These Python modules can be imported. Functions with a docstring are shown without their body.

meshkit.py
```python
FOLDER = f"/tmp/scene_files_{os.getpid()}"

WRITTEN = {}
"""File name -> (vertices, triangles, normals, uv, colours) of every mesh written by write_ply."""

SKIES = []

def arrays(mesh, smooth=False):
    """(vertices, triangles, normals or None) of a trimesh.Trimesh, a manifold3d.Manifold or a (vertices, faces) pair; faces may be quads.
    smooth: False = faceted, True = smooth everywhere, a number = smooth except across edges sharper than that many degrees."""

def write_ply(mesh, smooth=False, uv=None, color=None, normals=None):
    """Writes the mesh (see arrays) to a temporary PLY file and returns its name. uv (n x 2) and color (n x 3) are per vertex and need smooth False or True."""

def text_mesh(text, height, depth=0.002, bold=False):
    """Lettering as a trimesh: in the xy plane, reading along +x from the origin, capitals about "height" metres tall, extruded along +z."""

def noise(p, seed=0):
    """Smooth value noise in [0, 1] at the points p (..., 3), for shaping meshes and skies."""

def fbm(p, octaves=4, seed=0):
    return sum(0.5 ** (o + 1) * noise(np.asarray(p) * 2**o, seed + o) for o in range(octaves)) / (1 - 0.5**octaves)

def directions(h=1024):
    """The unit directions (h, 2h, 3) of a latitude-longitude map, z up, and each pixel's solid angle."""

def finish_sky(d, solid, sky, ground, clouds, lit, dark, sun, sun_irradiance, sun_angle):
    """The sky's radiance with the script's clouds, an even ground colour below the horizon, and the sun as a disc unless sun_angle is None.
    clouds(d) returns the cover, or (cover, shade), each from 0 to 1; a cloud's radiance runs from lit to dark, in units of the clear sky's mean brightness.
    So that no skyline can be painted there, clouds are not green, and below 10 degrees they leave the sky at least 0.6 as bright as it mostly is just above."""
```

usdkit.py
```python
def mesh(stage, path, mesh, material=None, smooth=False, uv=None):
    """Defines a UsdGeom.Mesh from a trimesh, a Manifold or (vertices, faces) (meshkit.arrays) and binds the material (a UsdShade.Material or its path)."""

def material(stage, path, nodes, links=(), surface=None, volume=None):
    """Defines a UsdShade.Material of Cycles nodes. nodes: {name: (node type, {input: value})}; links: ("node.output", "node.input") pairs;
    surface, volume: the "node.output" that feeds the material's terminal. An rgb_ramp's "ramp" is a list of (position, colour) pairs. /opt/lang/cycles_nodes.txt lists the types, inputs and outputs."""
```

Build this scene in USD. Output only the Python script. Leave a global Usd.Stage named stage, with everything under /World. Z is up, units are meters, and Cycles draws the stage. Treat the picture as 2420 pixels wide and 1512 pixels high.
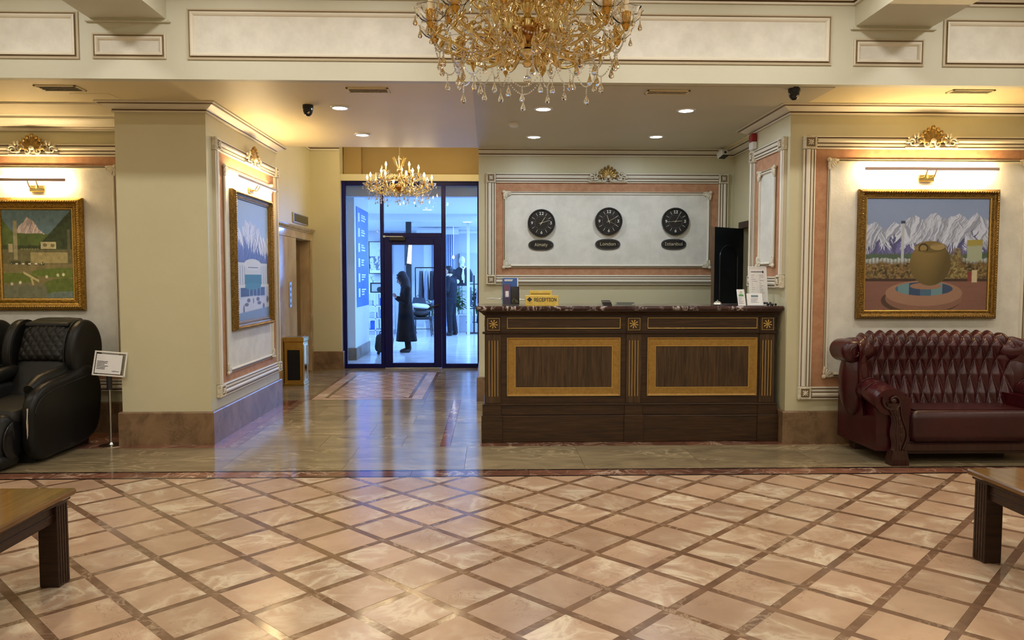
import math, random
import numpy as np, trimesh, manifold3d, usdkit, meshkit
from shapely.geometry import Polygon, box as sbox, Point
from shapely import affinity
from pxr import Usd, UsdGeom, UsdLux, UsdShade, Sdf, Gf, Vt

stage = Usd.Stage.CreateInMemory()
UsdGeom.Xform.Define(stage, '/World')
UsdGeom.Scope.Define(stage, '/World/Looks')
PI = math.pi
rng = np.random.default_rng(7)
random.seed(7)

# ------------------------------------------------------------------ camera
FPX = 1792.3
YAW, PITCH, ROLL = np.radians([1.684, -3.281, 0.04])
EYE = np.array([0.0, 0.0, 1.5])
_f = np.array([math.sin(YAW), math.cos(YAW), 0]); _r = np.array([math.cos(YAW), -math.sin(YAW), 0]); _u = np.array([0, 0, 1.0])
_F = _f*math.cos(PITCH)+_u*math.sin(PITCH); _U = _u*math.cos(PITCH)-_f*math.sin(PITCH)
_R = _r*math.cos(ROLL)+_U*math.sin(ROLL); _V = _U*math.cos(ROLL)-_r*math.sin(ROLL)
cam = UsdGeom.Camera.Define(stage, '/World/Camera')
mtx = Gf.Matrix4d(*[float(x) for x in (*_R, 0, *_V, 0, *(-_F), 0, *EYE, 1)])
cam.AddTransformOp().Set(mtx)
cam.CreateHorizontalApertureAttr(36.0)
cam.CreateVerticalApertureAttr(36.0*1512/2420)
cam.CreateFocalLengthAttr(36.0*FPX/2420)
cam.CreateClippingRangeAttr((0.05, 200.0))
cam.CreateExposureAttr(0.0)

def project(p):
    d = np.asarray(p, float)-EYE
    z = d @ _F
    return 1210+FPX*(d @ _R)/z, 756-FPX*(d @ _V)/z, z

# ------------------------------------------------------------------ lights
WARM = (1.0, 0.80, 0.52); COOL = (0.80, 0.90, 1.0); LOBBY = (1.0, 0.95, 0.86); SHOP = (0.19, 0.41, 1.0)
LIGHT_N = [0]
def rect_light(pos, size, power, color, rot=(0, 0, 0)):
    LIGHT_N[0] += 1
    l = UsdLux.RectLight.Define(stage, f'/World/area_light_{LIGHT_N[0]:03d}')
    l.CreateWidthAttr(size[0]); l.CreateHeightAttr(size[1]); l.CreateIntensityAttr(power); l.CreateColorAttr(Gf.Vec3f(*color))
    x = UsdGeom.Xformable(l); x.AddTranslateOp().Set(Gf.Vec3d(*pos)); x.AddRotateXYZOp().Set(Gf.Vec3f(*rot))
    return l
def disk_light(pos, radius, power, color, rot=(0, 0, 0)):
    LIGHT_N[0] += 1
    l = UsdLux.DiskLight.Define(stage, f'/World/disk_light_{LIGHT_N[0]:03d}')
    l.CreateRadiusAttr(radius); l.CreateIntensityAttr(power); l.CreateColorAttr(Gf.Vec3f(*color))
    x = UsdGeom.Xformable(l); x.AddTranslateOp().Set(Gf.Vec3d(*pos)); x.AddRotateXYZOp().Set(Gf.Vec3f(*rot))
    return l
K_LOBBY, K_SPOT, K_SHOP = 160.0, 240.0, 120.0
UPPER = 3.77
for lx in (-5.9, -3.45, -2.05, -0.85, 1.25, 2.45, 3.87, 6.2):
    for ly in (-2.2, 0.2, 2.6, 5.0):
        disk_light((lx, ly, UPPER-0.012), 0.09, K_LOBBY, LOBBY)
SPOTS = [(-1.334, 6.90), (-1.351, 8.19), (0.48, 6.86), (0.477, 8.22), (1.77, 6.88), (1.78, 8.16)]
for sx, sy in SPOTS:
    disk_light((sx, sy, 2.985), 0.06, K_SPOT, COOL)
for lx in (-4.4, 0.45, 1.7):
    for ly in (14.6, 16.4, 18.0, 19.8, 21.6):
        disk_light((lx, ly, 2.98 if ly < 18.4 else 2.83), 0.28, K_SHOP, SHOP)

for ly in (9.6, 11.6):
    disk_light((-1.9, ly, 3.87), 0.10, 75.0, (1.0, 0.78, 0.46)); disk_light((-0.6, ly, 3.87), 0.10, 75.0, (1.0, 0.78, 0.46))

# ------------------------------------------------------------------ helpers
def s2l(c):
    c = np.asarray(c, float)/255.0
    return np.where(c <= 0.04045, c/12.92, ((c+0.055)/1.055)**2.4)
def lin(*c):
    return tuple(float(x) for x in s2l(c))

used = {}
def numbered(parent, name):
    k = (parent, name)
    n = used.get(k, 0); used[k] = n+1
    return name if n == 0 else f'{name}_{n:03d}'
def cdata(prim, **kw):
    for k, v in kw.items():
        if v: prim.SetCustomDataByKey(k, v)

def put(path, mesh, mat, smooth=False, col=None, loc=None):
    if hasattr(mesh, 'to_mesh') or isinstance(mesh, trimesh.Trimesh):
        v, f, _ = meshkit.arrays(mesh)
    else:
        v, f = np.asarray(mesh[0], float), np.asarray(mesh[1], int)
    if loc is not None: v = v-np.asarray(loc)
    m = usdkit.mesh(stage, path, (v, f), mat, smooth)
    if col is not None:
        UsdGeom.PrimvarsAPI(m).CreatePrimvar('col', Sdf.ValueTypeNames.Color3fArray, 'vertex').Set(Vt.Vec3fArray.FromNumpy(np.asarray(col, np.float32)))
    return m.GetPrim()

class Thing:
    def __init__(s, name, label=None, cat=None, loc=(0, 0, 0), rotz=0.0, group=None, kind=None, local=False):
        s.path = '/World/'+numbered('/World', name); s.loc = np.array(loc, float); s.local = local
        x = UsdGeom.Xform.Define(stage, s.path)
        x.AddTranslateOp().Set(Gf.Vec3d(*map(float, loc)))
        if rotz: x.AddRotateZOp().Set(float(rotz))
        s.prim = x.GetPrim()
        cdata(s.prim, label=label, category=cat, group=group, kind=kind)
    def part(s, name, mesh, mat, smooth=False, col=None, under=None, label=None, kind=None):
        base = under or s.path
        p = put(base+'/'+numbered(base, name), mesh, mat, smooth, col, None if s.local else s.loc)
        cdata(p, label=label, kind=kind)
        return str(p.GetPath())
def copy_of(t, name, label, loc, rotz=0.0, group=None):
    x = UsdGeom.Xform.Define(stage, '/World/'+numbered('/World', name))
    x.GetPrim().GetReferences().AddInternalReference(t.path)
    x.ClearXformOpOrder()
    x.GetPrim().SetInstanceable(True)
    a = x.GetPrim()
    UsdGeom.XformCommonAPI(x).SetTranslate(Gf.Vec3d(*map(float, loc)))
    if rotz: UsdGeom.XformCommonAPI(x).SetRotate(Gf.Vec3f(0, 0, float(rotz)))
    cdata(a, label=label, group=group)
    return a
def struct(name, mesh, mat, smooth=False, col=None):
    p = put('/World/'+numbered('/World', name), mesh, mat, smooth, col)
    cdata(p, kind='structure'); return str(p.GetPath())
def solo(name, mesh, mat, label, cat, group=None, smooth=False, kind=None, col=None):
    if hasattr(mesh, 'to_mesh') or isinstance(mesh, trimesh.Trimesh):
        v, f, _ = meshkit.arrays(mesh)
    else: v, f = np.asarray(mesh[0], float), np.asarray(mesh[1], int)
    lo, hi = v.min(0), v.max(0)
    t = Gf.Vec3d(float((lo[0]+hi[0])/2), float((lo[1]+hi[1])/2), float(lo[2]))
    p = put('/World/'+numbered('/World', name), (v-np.array(t), f), mat, smooth, col)
    UsdGeom.Xformable(p).AddTranslateOp().Set(t)
    cdata(p, label=label, category=cat, group=group, kind=kind); return str(p.GetPath())

# ---- mesh makers: all return (v, f)
def cat(*ms):
    vs, fs, n = [], [], 0
    for m in ms:
        if m is None: continue
        if hasattr(m, 'to_mesh') or isinstance(m, trimesh.Trimesh): v, f, _ = meshkit.arrays(m)
        else:
            v, f = np.asarray(m[0], float), np.asarray(m[1], int)
            if f.shape[1] == 4: f = np.vstack([f[:, [0, 1, 2]], f[:, [0, 2, 3]]])
        vs.append(v); fs.append(f+n); n += len(v)
    return np.vstack(vs), np.vstack(fs)
def bx(x0, x1, y0, y1, z0, z1, b=0.0):
    x0, x1 = min(x0, x1), max(x0, x1); y0, y1 = min(y0, y1), max(y0, y1); z0, z1 = min(z0, z1), max(z0, z1)
    if b <= 0:
        v = np.array([[x, y, z] for x in (x0, x1) for y in (y0, y1) for z in (z0, z1)])
        f = np.array([[0, 1, 3], [0, 3, 2], [4, 6, 7], [4, 7, 5], [0, 4, 5], [0, 5, 1], [2, 3, 7], [2, 7, 6], [0, 2, 6], [0, 6, 4], [1, 5, 7], [1, 7, 3]])
        return v, f
    b = min(b, (x1-x0)/2.01, (y1-y0)/2.01, (z1-z0)/2.01)
    p = []
    for x, sx in ((x0, 1), (x1, -1)):
        for y, sy in ((y0, 1), (y1, -1)):
            for z, sz in ((z0, 1), (z1, -1)):
                p += [(x, y+sy*b, z+sz*b), (x+sx*b, y, z+sz*b), (x+sx*b, y+sy*b, z)]
    return hull(p)
def hull(p):
    m = manifold3d.Manifold.hull_points(np.asarray(p, float)).to_mesh()
    return np.array(m.vert_properties[:, :3], float), np.array(m.tri_verts, int)
def xf(m, T=None, loc=None, s=None, rx=0, ry=0, rz=0):
    v, f = np.asarray(m[0], float), np.asarray(m[1], int)
    if s is not None: v = v*np.asarray(s)
    for a, i, j in ((rx, 1, 2), (ry, 2, 0), (rz, 0, 1)):
        if a:
            c, sn = math.cos(a), math.sin(a); w = v.copy()
            w[:, i] = c*v[:, i]-sn*v[:, j]; w[:, j] = sn*v[:, i]+c*v[:, j]; v = w
    if T is not None: v = v @ np.asarray(T)[:3, :3].T+np.asarray(T)[:3, 3]
    if loc is not None: v = v+np.asarray(loc)
    return v, f
def lathe(prof, n=24, loc=(0, 0, 0), cap=True):
    prof = np.asarray(prof, float); k = len(prof); a = np.arange(n)*2*PI/n
    v = np.stack([prof[:, 0][:, None]*np.cos(a), prof[:, 0][:, None]*np.sin(a), np.repeat(prof[:, 1][:, None], n, 1)], -1).reshape(-1, 3)
    i, j = np.meshgrid(np.arange(k-1), np.arange(n), indexing='ij')
    q = np.stack([i*n+j, i*n+(j+1) % n, (i+1)*n+(j+1) % n, (i+1)*n+j], -1).reshape(-1, 4)
    f = np.vstack([q[:, [0, 1, 2]], q[:, [0, 2, 3]]])
    return v+np.asarray(loc), f
def tube(pts, r, n=8, caps=True, flat=1.0):
    p = np.asarray(pts, float); t = np.gradient(p, axis=0); t /= np.linalg.norm(t, axis=1, keepdims=True)+1e-12
    ref = np.array([0, 0, 1.0]) if abs(t[:, 2]).mean() < 0.8 else np.array([1.0, 0, 0])
    a = np.cross(t, ref); bad = np.linalg.norm(a, axis=1) < 1e-3; a[bad] = np.cross(t[bad], [0.3, 1, 0.2]); a /= np.linalg.norm(a, axis=1, keepdims=True)
    for k in range(1, len(a)):
        w = a[k-1]-t[k]*(a[k-1] @ t[k]); a[k] = w/(np.linalg.norm(w)+1e-12)
    b = np.cross(t, a); an = np.arange(n)*2*PI/n
    r = np.broadcast_to(np.asarray(r, float), (len(p),))
    v = p[:, None]+r[:, None, None]*(np.cos(an)[None, :, None]*a[:, None]+flat*np.sin(an)[None, :, None]*b[:, None])
    i, j = np.meshgrid(np.arange(len(p)-1), np.arange(n), indexing='ij')
    q = np.stack([i*n+j, (i+1)*n+j, (i+1)*n+(j+1) % n, i*n+(j+1) % n], -1).reshape(-1, 4)
    v = v.reshape(-1, 3); f = np.vstack([q[:, [0, 1, 2]], q[:, [0, 2, 3]]])
    if caps:
        m = len(v); v = np.vstack([v, p[0], p[-1]])
        k = np.arange(n); e = (len(p)-1)*n
        f = np.vstack([f, np.stack([np.full(n, m), k, (k+1) % n], -1), np.stack([np.full(n, m+1), e+(k+1) % n, e+k], -1)])
    return v, f
_sph = {}
def ell(c, r, n=2, rot=None):
    if n not in _sph:
        s = trimesh.creation.icosphere(n); _sph[n] = (np.array(s.vertices), np.array(s.faces))
    v, f = _sph[n]; v = v*np.asarray(r, float)
    if rot is not None: v = v @ np.asarray(rot).T
    return v+np.asarray(c), f
def cyl(c, r, h, n=24, axis='z', r2=None):
    r2 = r if r2 is None else r2
    m = lathe([(0, 0), (r, 0), (r2, h), (0, h)], n)
    if axis == 'y': m = xf(m, rx=-PI/2)
    if axis == 'x': m = xf(m, ry=PI/2)
    return m[0]+np.asarray(c), m[1]
def grid(P):
    """P (n, m, 3) -> mesh"""
    n, m = P.shape[:2]; i, j = np.meshgrid(np.arange(n-1), np.arange(m-1), indexing='ij')
    q = np.stack([i*m+j, i*m+j+1, (i+1)*m+j+1, (i+1)*m+j], -1).reshape(-1, 4)
    return P.reshape(-1, 3), np.vstack([q[:, [0, 1, 2]], q[:, [0, 2, 3]]])
def extr(poly, h, z=0.0):
    out = []
    for g in getattr(poly, 'geoms', [poly]):
        if g.area < 1e-9: continue
        m = trimesh.creation.extrude_polygon(g, h, engine='earcut'); out.append((np.array(m.vertices)+[0, 0, z], np.array(m.faces)))
    return cat(*out)
def rbox(c, size, r, n=6, e=None):
    """rounded box by hull of spheres"""
    s = np.asarray(size, float)/2; r = min(r, *(s*0.999)); p = []
    sv = _sph.get(1) or (np.array(trimesh.creation.icosphere(1).vertices), None); _sph.setdefault(1, (sv[0], np.array(trimesh.creation.icosphere(1).faces)))
    for a in (-1, 1):
        for b_ in (-1, 1):
            for d in (-1, 1):
                p.append(sv[0]*r+np.array([a*(s[0]-r), b_*(s[1]-r), d*(s[2]-r)]))
    m = hull(np.vstack(p)); return m[0]+np.asarray(c), m[1]
def frame_map(m, O, U, N):
    """local (u, z, n) -> world"""
    v = np.asarray(m[0], float); U = np.asarray(U, float); N = np.asarray(N, float)
    w = np.asarray(O)+v[:, :1]*U+v[:, 1:2]*np.array([0, 0, 1.0])+v[:, 2:3]*N
    f = np.asarray(m[1])
    if np.dot(np.cross(U, [0, 0, 1]), N) < 0: f = f[:, ::-1]
    return w, f
def frame_sweep(prof, u0, u1, z0, z1, colors=None):
    """mitred rectangular moulding; prof: [(inset, height)], colors per segment. returns v, f, col in (u, z, n)"""
    V, Fc, C = [], [], []; n = 0
    for k in range(len(prof)-1):
        R = []
        for d, h in (prof[k], prof[k+1]):
            R.append([(u0+d, z0+d, h), (u1-d, z0+d, h), (u1-d, z1-d, h), (u0+d, z1-d, h)])
        for s in range(4):
            t = (s+1) % 4
            V += [R[0][s], R[0][t], R[1][t], R[1][s]]; Fc += [(n, n+1, n+2), (n, n+2, n+3)]; n += 4
            C += [colors[k] if colors is not None else (1, 1, 1)]*4
    return np.array(V, float), np.array(Fc), np.array(C, float)
def bar_sweep(prof, u0, u1, z0, vertical=False, colors=None):
    """straight moulding along u (or along z when vertical), prof: [(offset, height)]"""
    V, Fc, C = [], [], []; n = 0
    for k in range(len(prof)-1):
        (a, ha), (b, hb) = prof[k], prof[k+1]
        q = [(u0, z0+a, ha), (u1, z0+a, ha), (u1, z0+b, hb), (u0, z0+b, hb)]
        if vertical: q = [(z0+a, u0, ha), (z0+b, u0, hb), (z0+b, u1, hb), (z0+a, u1, ha)]
        V += q; Fc += [(n, n+1, n+2), (n, n+2, n+3)]; n += 4
        C += [colors[k] if colors is not None else (1, 1, 1)]*4
    return np.array(V, float), np.array(Fc), np.array(C, float)
def wall_run(path, prof, colors=None, side=1):
    """prof [(out, z)] swept along a plan polyline with mitres; 'out' is to the right of the direction of travel (side=1)"""
    P = np.asarray(path, float); d = np.diff(P, axis=0); d /= np.linalg.norm(d, axis=1, keepdims=True)
    nr = np.stack([d[:, 1], -d[:, 0]], -1)*side
    M = np.zeros_like(P); M[0], M[-1] = nr[0], nr[-1]
    for k in range(1, len(P)-1):
        s = nr[k-1]+nr[k]; M[k] = s*2/(s @ s)
    V, Fc, C = [], [], []; n = 0
    for k in range(len(prof)-1):
        (a, za), (b, zb) = prof[k], prof[k+1]
        for s in range(len(P)-1):
            q = [(*(P[s]+M[s]*a), za), (*(P[s+1]+M[s+1]*a), za), (*(P[s+1]+M[s+1]*b), zb), (*(P[s]+M[s]*b), zb)]
            V += q; Fc += [(n, n+1, n+2), (n, n+2, n+3)]; n += 4
            C += [colors[k] if colors is not None else (1, 1, 1)]*4
    return np.array(V, float), np.array(Fc), np.array(C, float)
def text(t, height, O, U, Vd, depth=0.002, center=True, bold=False, width=None):
    """lettering: O origin, U reading direction, Vd letters' up; extruded towards U x Vd"""
    m = meshkit.text_mesh(t, height, depth, bold); v = np.array(m.vertices)
    if width: v[:, 0] *= width/(v[:, 0].max()-v[:, 0].min())
    if center: v[:, 0] -= (v[:, 0].max()+v[:, 0].min())/2
    U = np.asarray(U, float); Vd = np.asarray(Vd, float); Nn = np.cross(U, Vd)
    return np.asarray(O)+v[:, :1]*U+v[:, 1:2]*Vd+v[:, 2:3]*Nn, np.array(m.faces)

# ------------------------------------------------------------------ materials
L = '/World/Looks/'
def mat_plain(name, color, rough=0.5, metal=0.0, **kw):
    return usdkit.material(stage, L+name, {'p': ('principled_bsdf', dict(base_color=color, roughness=rough, metallic=metal, **kw))}, surface='p.BSDF')
def mat_emit(name, color, strength):
    return usdkit.material(stage, L+name, {'e': ('emission', dict(color=color, strength=strength))}, surface='e.emission')
def mat_noise(name, c1, c2, scale, rough=0.6, bump=0.0, bscale=None, detail=5, lo=0.35, hi=0.65, metal=0.0, **kw):
    nodes = {'g': ('geometry', {}), 'n': ('noise_texture', dict(scale=scale, detail=detail, roughness=0.6)),
             'r': ('rgb_ramp', dict(ramp=[(lo, c1), (hi, c2)])), 'p': ('principled_bsdf', dict(roughness=rough, metallic=metal, **kw))}
    links = [('g.position', 'n.vector'), ('n.fac', 'r.fac'), ('r.color', 'p.base_color')]
    if bump:
        nodes['n2'] = ('noise_texture', dict(scale=bscale or scale*6, detail=4)); nodes['b'] = ('bump', dict(strength=bump, distance=0.004))
        links += [('g.position', 'n2.vector'), ('n2.fac', 'b.height'), ('b.normal', 'p.normal')]
    return usdkit.material(stage, L+name, nodes, links, 'p.BSDF')
def mat_col(name, rough=0.5, metal=0.0, bump=0.0, bscale=60, **kw):
    nodes = {'a': ('attribute', dict(attribute='col')), 'p': ('principled_bsdf', dict(roughness=rough, metallic=metal, **kw))}
    links = [('a.color', 'p.base_color')]
    if bump:
        nodes |= {'g': ('geometry', {}), 'n2': ('noise_texture', dict(scale=bscale, detail=4)), 'b': ('bump', dict(strength=bump, distance=0.004))}
        links += [('g.position', 'n2.vector'), ('n2.fac', 'b.height'), ('b.normal', 'p.normal')]
    return usdkit.material(stage, L+name, nodes, links, 'p.BSDF')
def mat_marble(name, base, dark, vein, scale=3.0, rough=0.1, vary=0.25, vein_w=0.02, vein_amt=0.8, stretch=(1, 1, 1), crack=None):
    nodes = {'g': ('geometry', {}), 'oi': ('object_info', {}), 'mp': ('mapping', dict(scale=stretch)),
             'off': ('vector_math', dict(math_type='scale', vector1=(13.0, 7.0, 3.0))), 'add': ('vector_math', dict(math_type='add')),
             'n': ('noise_texture', dict(scale=scale, detail=8, roughness=0.62, distortion=0.6)), 'r': ('rgb_ramp', dict(ramp=[(0.3, dark), (0.62, base)])),
             'v': ('noise_texture', dict(scale=scale*0.9, detail=5, roughness=0.55, distortion=1.6)),
             'vs': ('math', dict(math_type='subtract', value2=0.5)), 'va': ('math', dict(math_type='absolute')),
             'vr': ('rgb_ramp', dict(ramp=[(0.0, (vein_amt,)*3), (vein_w, (vein_amt*0.3,)*3), (vein_w*2.4, (0, 0, 0))])),
             'mk': ('noise_texture', dict(scale=scale*0.7, detail=2)), 'mr': ('rgb_ramp', dict(ramp=[(0.45, (0, 0, 0)), (0.62, (1, 1, 1))])),
             'mm': ('mix_color', dict(blend_type='multiply', fac=1.0)),
             'mx': ('mix_color', dict(blend_type='mix', b=vein)),
             'hv': ('hsv', {}), 'vm': ('map_range', dict(to_min=1-vary/2, to_max=1+vary/2)), 'p': ('principled_bsdf', dict(roughness=rough))}
    links = [('oi.random', 'off.scale'), ('g.position', 'add.vector1'), ('off.vector', 'add.vector2'), ('add.vector', 'mp.vector'),
             ('mp.vector', 'n.vector'), ('mp.vector', 'v.vector'), ('mp.vector', 'mk.vector'), ('n.fac', 'r.fac'),
             ('v.fac', 'vs.value1'), ('vs.value', 'va.value1'), ('va.value', 'vr.fac'), ('mk.fac', 'mr.fac'), ('vr.color', 'mm.a'), ('mr.color', 'mm.b'),
             ('mm.result', 'mx.fac'), ('r.color', 'mx.a'), ('oi.random', 'vm.value'), ('vm.result', 'hv.value')]
    last = 'mx.result'
    if crack:
        nodes |= {'k': ('noise_texture', dict(scale=scale*1.7, detail=6, roughness=0.6, distortion=2.2)), 'ks': ('math', dict(math_type='subtract', value2=0.47)), 'ka': ('math', dict(math_type='absolute')),
                  'kr': ('rgb_ramp', dict(ramp=[(0.0, (0.75,)*3), (0.006, (0.3,)*3), (0.012, (0, 0, 0))])), 'kx': ('mix_color', dict(blend_type='mix', b=crack)),
                  'ki': ('noise_texture', dict(scale=scale*1.1, detail=1)), 'kj': ('rgb_ramp', dict(ramp=[(0.5, (0, 0, 0)), (0.62, (1, 1, 1))])), 'km': ('mix_color', dict(blend_type='multiply', fac=1.0))}
        links += [('mp.vector', 'k.vector'), ('mp.vector', 'ki.vector'), ('k.fac', 'ks.value1'), ('ks.value', 'ka.value1'), ('ka.value', 'kr.fac'), ('ki.fac', 'kj.fac'), ('kr.color', 'km.a'), ('kj.color', 'km.b'), ('km.result', 'kx.fac'), (last, 'kx.a')]
        last = 'kx.result'
    links += [(last, 'hv.color'), ('hv.color', 'p.base_color')]
    return usdkit.material(stage, L+name, nodes, links, 'p.BSDF')
def mat_wood(name, c1, c2, axis='z', scale=1.0, rough=0.35, coat=0.0):
    st = {'z': (26, 26, 1.3), 'x': (1.3, 26, 26), 'y': (26, 1.3, 26)}[axis]
    nodes = {'g': ('geometry', {}), 'mp': ('mapping', dict(scale=tuple(s*scale for s in st))), 'n': ('noise_texture', dict(scale=2.2, detail=7, roughness=0.65, distortion=0.8)),
             'r': ('rgb_ramp', dict(ramp=[(0.32, c1), (0.5, tuple((np.array(c1)+np.array(c2))/2)), (0.66, c2)])), 'b': ('bump', dict(strength=0.15, distance=0.001)),
             'p': ('principled_bsdf', dict(roughness=rough, coat_weight=coat, coat_roughness=0.08))}
    return usdkit.material(stage, L+name, nodes, [('g.position', 'mp.vector'), ('mp.vector', 'n.vector'), ('n.fac', 'r.fac'), ('r.color', 'p.base_color'), ('n.fac', 'b.height'), ('b.normal', 'p.normal')], 'p.BSDF')

paint_cream = mat_noise('paint_cream', lin(206, 200, 166), lin(212, 206, 173), 1.3, rough=0.42, bump=0.12, bscale=90)
paint_beam = mat_noise('paint_beam', lin(208, 207, 188), lin(214, 213, 195), 1.0, rough=0.5, bump=0.1, bscale=80)
paint_white = mat_noise('paint_white_panel', lin(216, 214, 204), lin(230, 228, 219), 7.0, rough=0.6, bump=0.35, bscale=70)
paint_orange = mat_noise('paint_terracotta', lin(176, 126, 92), lin(192, 146, 110), 14.0, rough=0.7, bump=0.35, bscale=80)
paint_ceil = mat_noise('paint_ceiling', lin(228, 213, 170), lin(233, 219, 178), 0.9, rough=0.5)
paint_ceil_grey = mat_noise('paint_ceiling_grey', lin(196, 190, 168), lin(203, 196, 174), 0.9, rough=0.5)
paint_yellow = mat_noise('paint_yellow', lin(206, 180, 112), lin(212, 188, 120), 1.1, rough=0.45, bump=0.1, bscale=80)
paint_ochre = mat_noise('paint_ochre', lin(158, 134, 84), lin(166, 142, 92), 1.1, rough=0.5)
trim_mat = mat_col('trim_paint', rough=0.42, bump=0.08, bscale=120)
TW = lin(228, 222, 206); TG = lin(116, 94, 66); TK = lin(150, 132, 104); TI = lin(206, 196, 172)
ornament_mat = mat_noise('ornament_plaster', lin(196, 184, 156), lin(232, 226, 208), 45.0, rough=0.4, bump=0.2, bscale=120)
ornament_back = mat_plain('ornament_ground', lin(130, 110, 80), 0.6)
shell_gold = mat_noise('shell_gold', lin(120, 92, 40), lin(172, 138, 70), 30.0, rough=0.38, metal=0.5)
m_pink = mat_marble('marble_pink', lin(187, 157, 130), lin(169, 137, 111), lin(222, 208, 182), scale=3.2, rough=0.25, vary=0.24, vein_w=0.055, vein_amt=0.8, crack=lin(120, 84, 62))
m_strip = mat_marble('marble_brown_strip', lin(130, 100, 76), lin(104, 76, 58), lin(180, 156, 128), scale=7.0, rough=0.15, vary=0.25, vein_w=0.03, vein_amt=0.8)
m_red = mat_marble('marble_red', lin(136, 92, 72), lin(92, 56, 46), lin(206, 184, 160), scale=4.0, rough=0.1, vary=0.4, vein_w=0.028, vein_amt=0.9)
m_black = mat_marble('marble_black_line', lin(52, 38, 30), lin(36, 26, 22), lin(170, 150, 130), scale=6.0, rough=0.1, vary=0.2, vein_w=0.012, vein_amt=0.7)
m_olive = mat_marble('marble_olive', lin(150, 134, 104), lin(116, 102, 78), lin(190, 172, 136), scale=2.6, rough=0.14, vary=0.22, vein_w=0.02, vein_amt=0.75, stretch=(0.7, 1.6, 1))
m_skirt = mat_marble('marble_skirting', lin(142, 114, 84), lin(98, 76, 54), lin(170, 142, 110), scale=5.0, rough=0.34, vary=0.12, vein_w=0.02, vein_amt=0.4)
m_jamb = mat_marble('marble_lift_surround', lin(186, 164, 128), lin(150, 124, 92), lin(206, 188, 156), scale=2.5, rough=0.08, vary=0.08, vein_w=0.03, vein_amt=0.5, stretch=(1, 1, 0.5))
m_top = mat_marble('marble_countertop', lin(74, 48, 46), lin(44, 28, 28), lin(226, 214, 210), scale=9.0, rough=0.1, vary=0.0, vein_w=0.028, vein_amt=1.0, stretch=(1, 1, 0.4))
wood_v = mat_wood('oak_vertical', lin(38, 25, 15), lin(88, 64, 40), 'z', rough=0.36)
wood_h = mat_wood('oak_horizontal', lin(34, 20, 12), lin(72, 48, 28), 'x', rough=0.36)
wood_dark = mat_wood('oak_dark', lin(34, 18, 12), lin(58, 36, 22), 'x', rough=0.35)
gold_paint = mat_noise('gold_paint', lin(154, 116, 52), lin(172, 134, 64), 40.0, rough=0.42, metal=0.3)
gold_line = mat_plain('gold_line', lin(212, 176, 98), 0.35, 0.45)
gold_frame = mat_noise('gold_frame', lin(120, 88, 30), lin(186, 144, 62), 60.0, rough=0.34, metal=0.7, bump=0.3, bscale=160)
gold_dark = mat_noise('gold_frame_dark', lin(96, 72, 30), lin(150, 116, 54), 60.0, rough=0.36, metal=0.6, bump=0.25, bscale=160)
brass = mat_noise('brass_polished', lin(214, 172, 84), lin(224, 184, 100), 3.0, rough=0.13, metal=1.0)
gilt = mat_noise('gilt_metal', lin(226, 202, 140), lin(242, 222, 166), 20.0, rough=0.17, metal=1.0)
bronze = mat_plain('bronze_bowl', lin(172, 124, 62), 0.3, 0.9)
chrome = mat_plain('chrome', (0.8, 0.8, 0.82), 0.12, 1.0)
steel = mat_plain('brushed_steel', (0.5, 0.5, 0.52), 0.3, 1.0)
navy = mat_plain('navy_metal', lin(3, 8, 92), 0.4, 0.0, specular_ior_level=0.3)
black_gloss = mat_plain('black_gloss', (0.008, 0.008, 0.009), 0.14)
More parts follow.
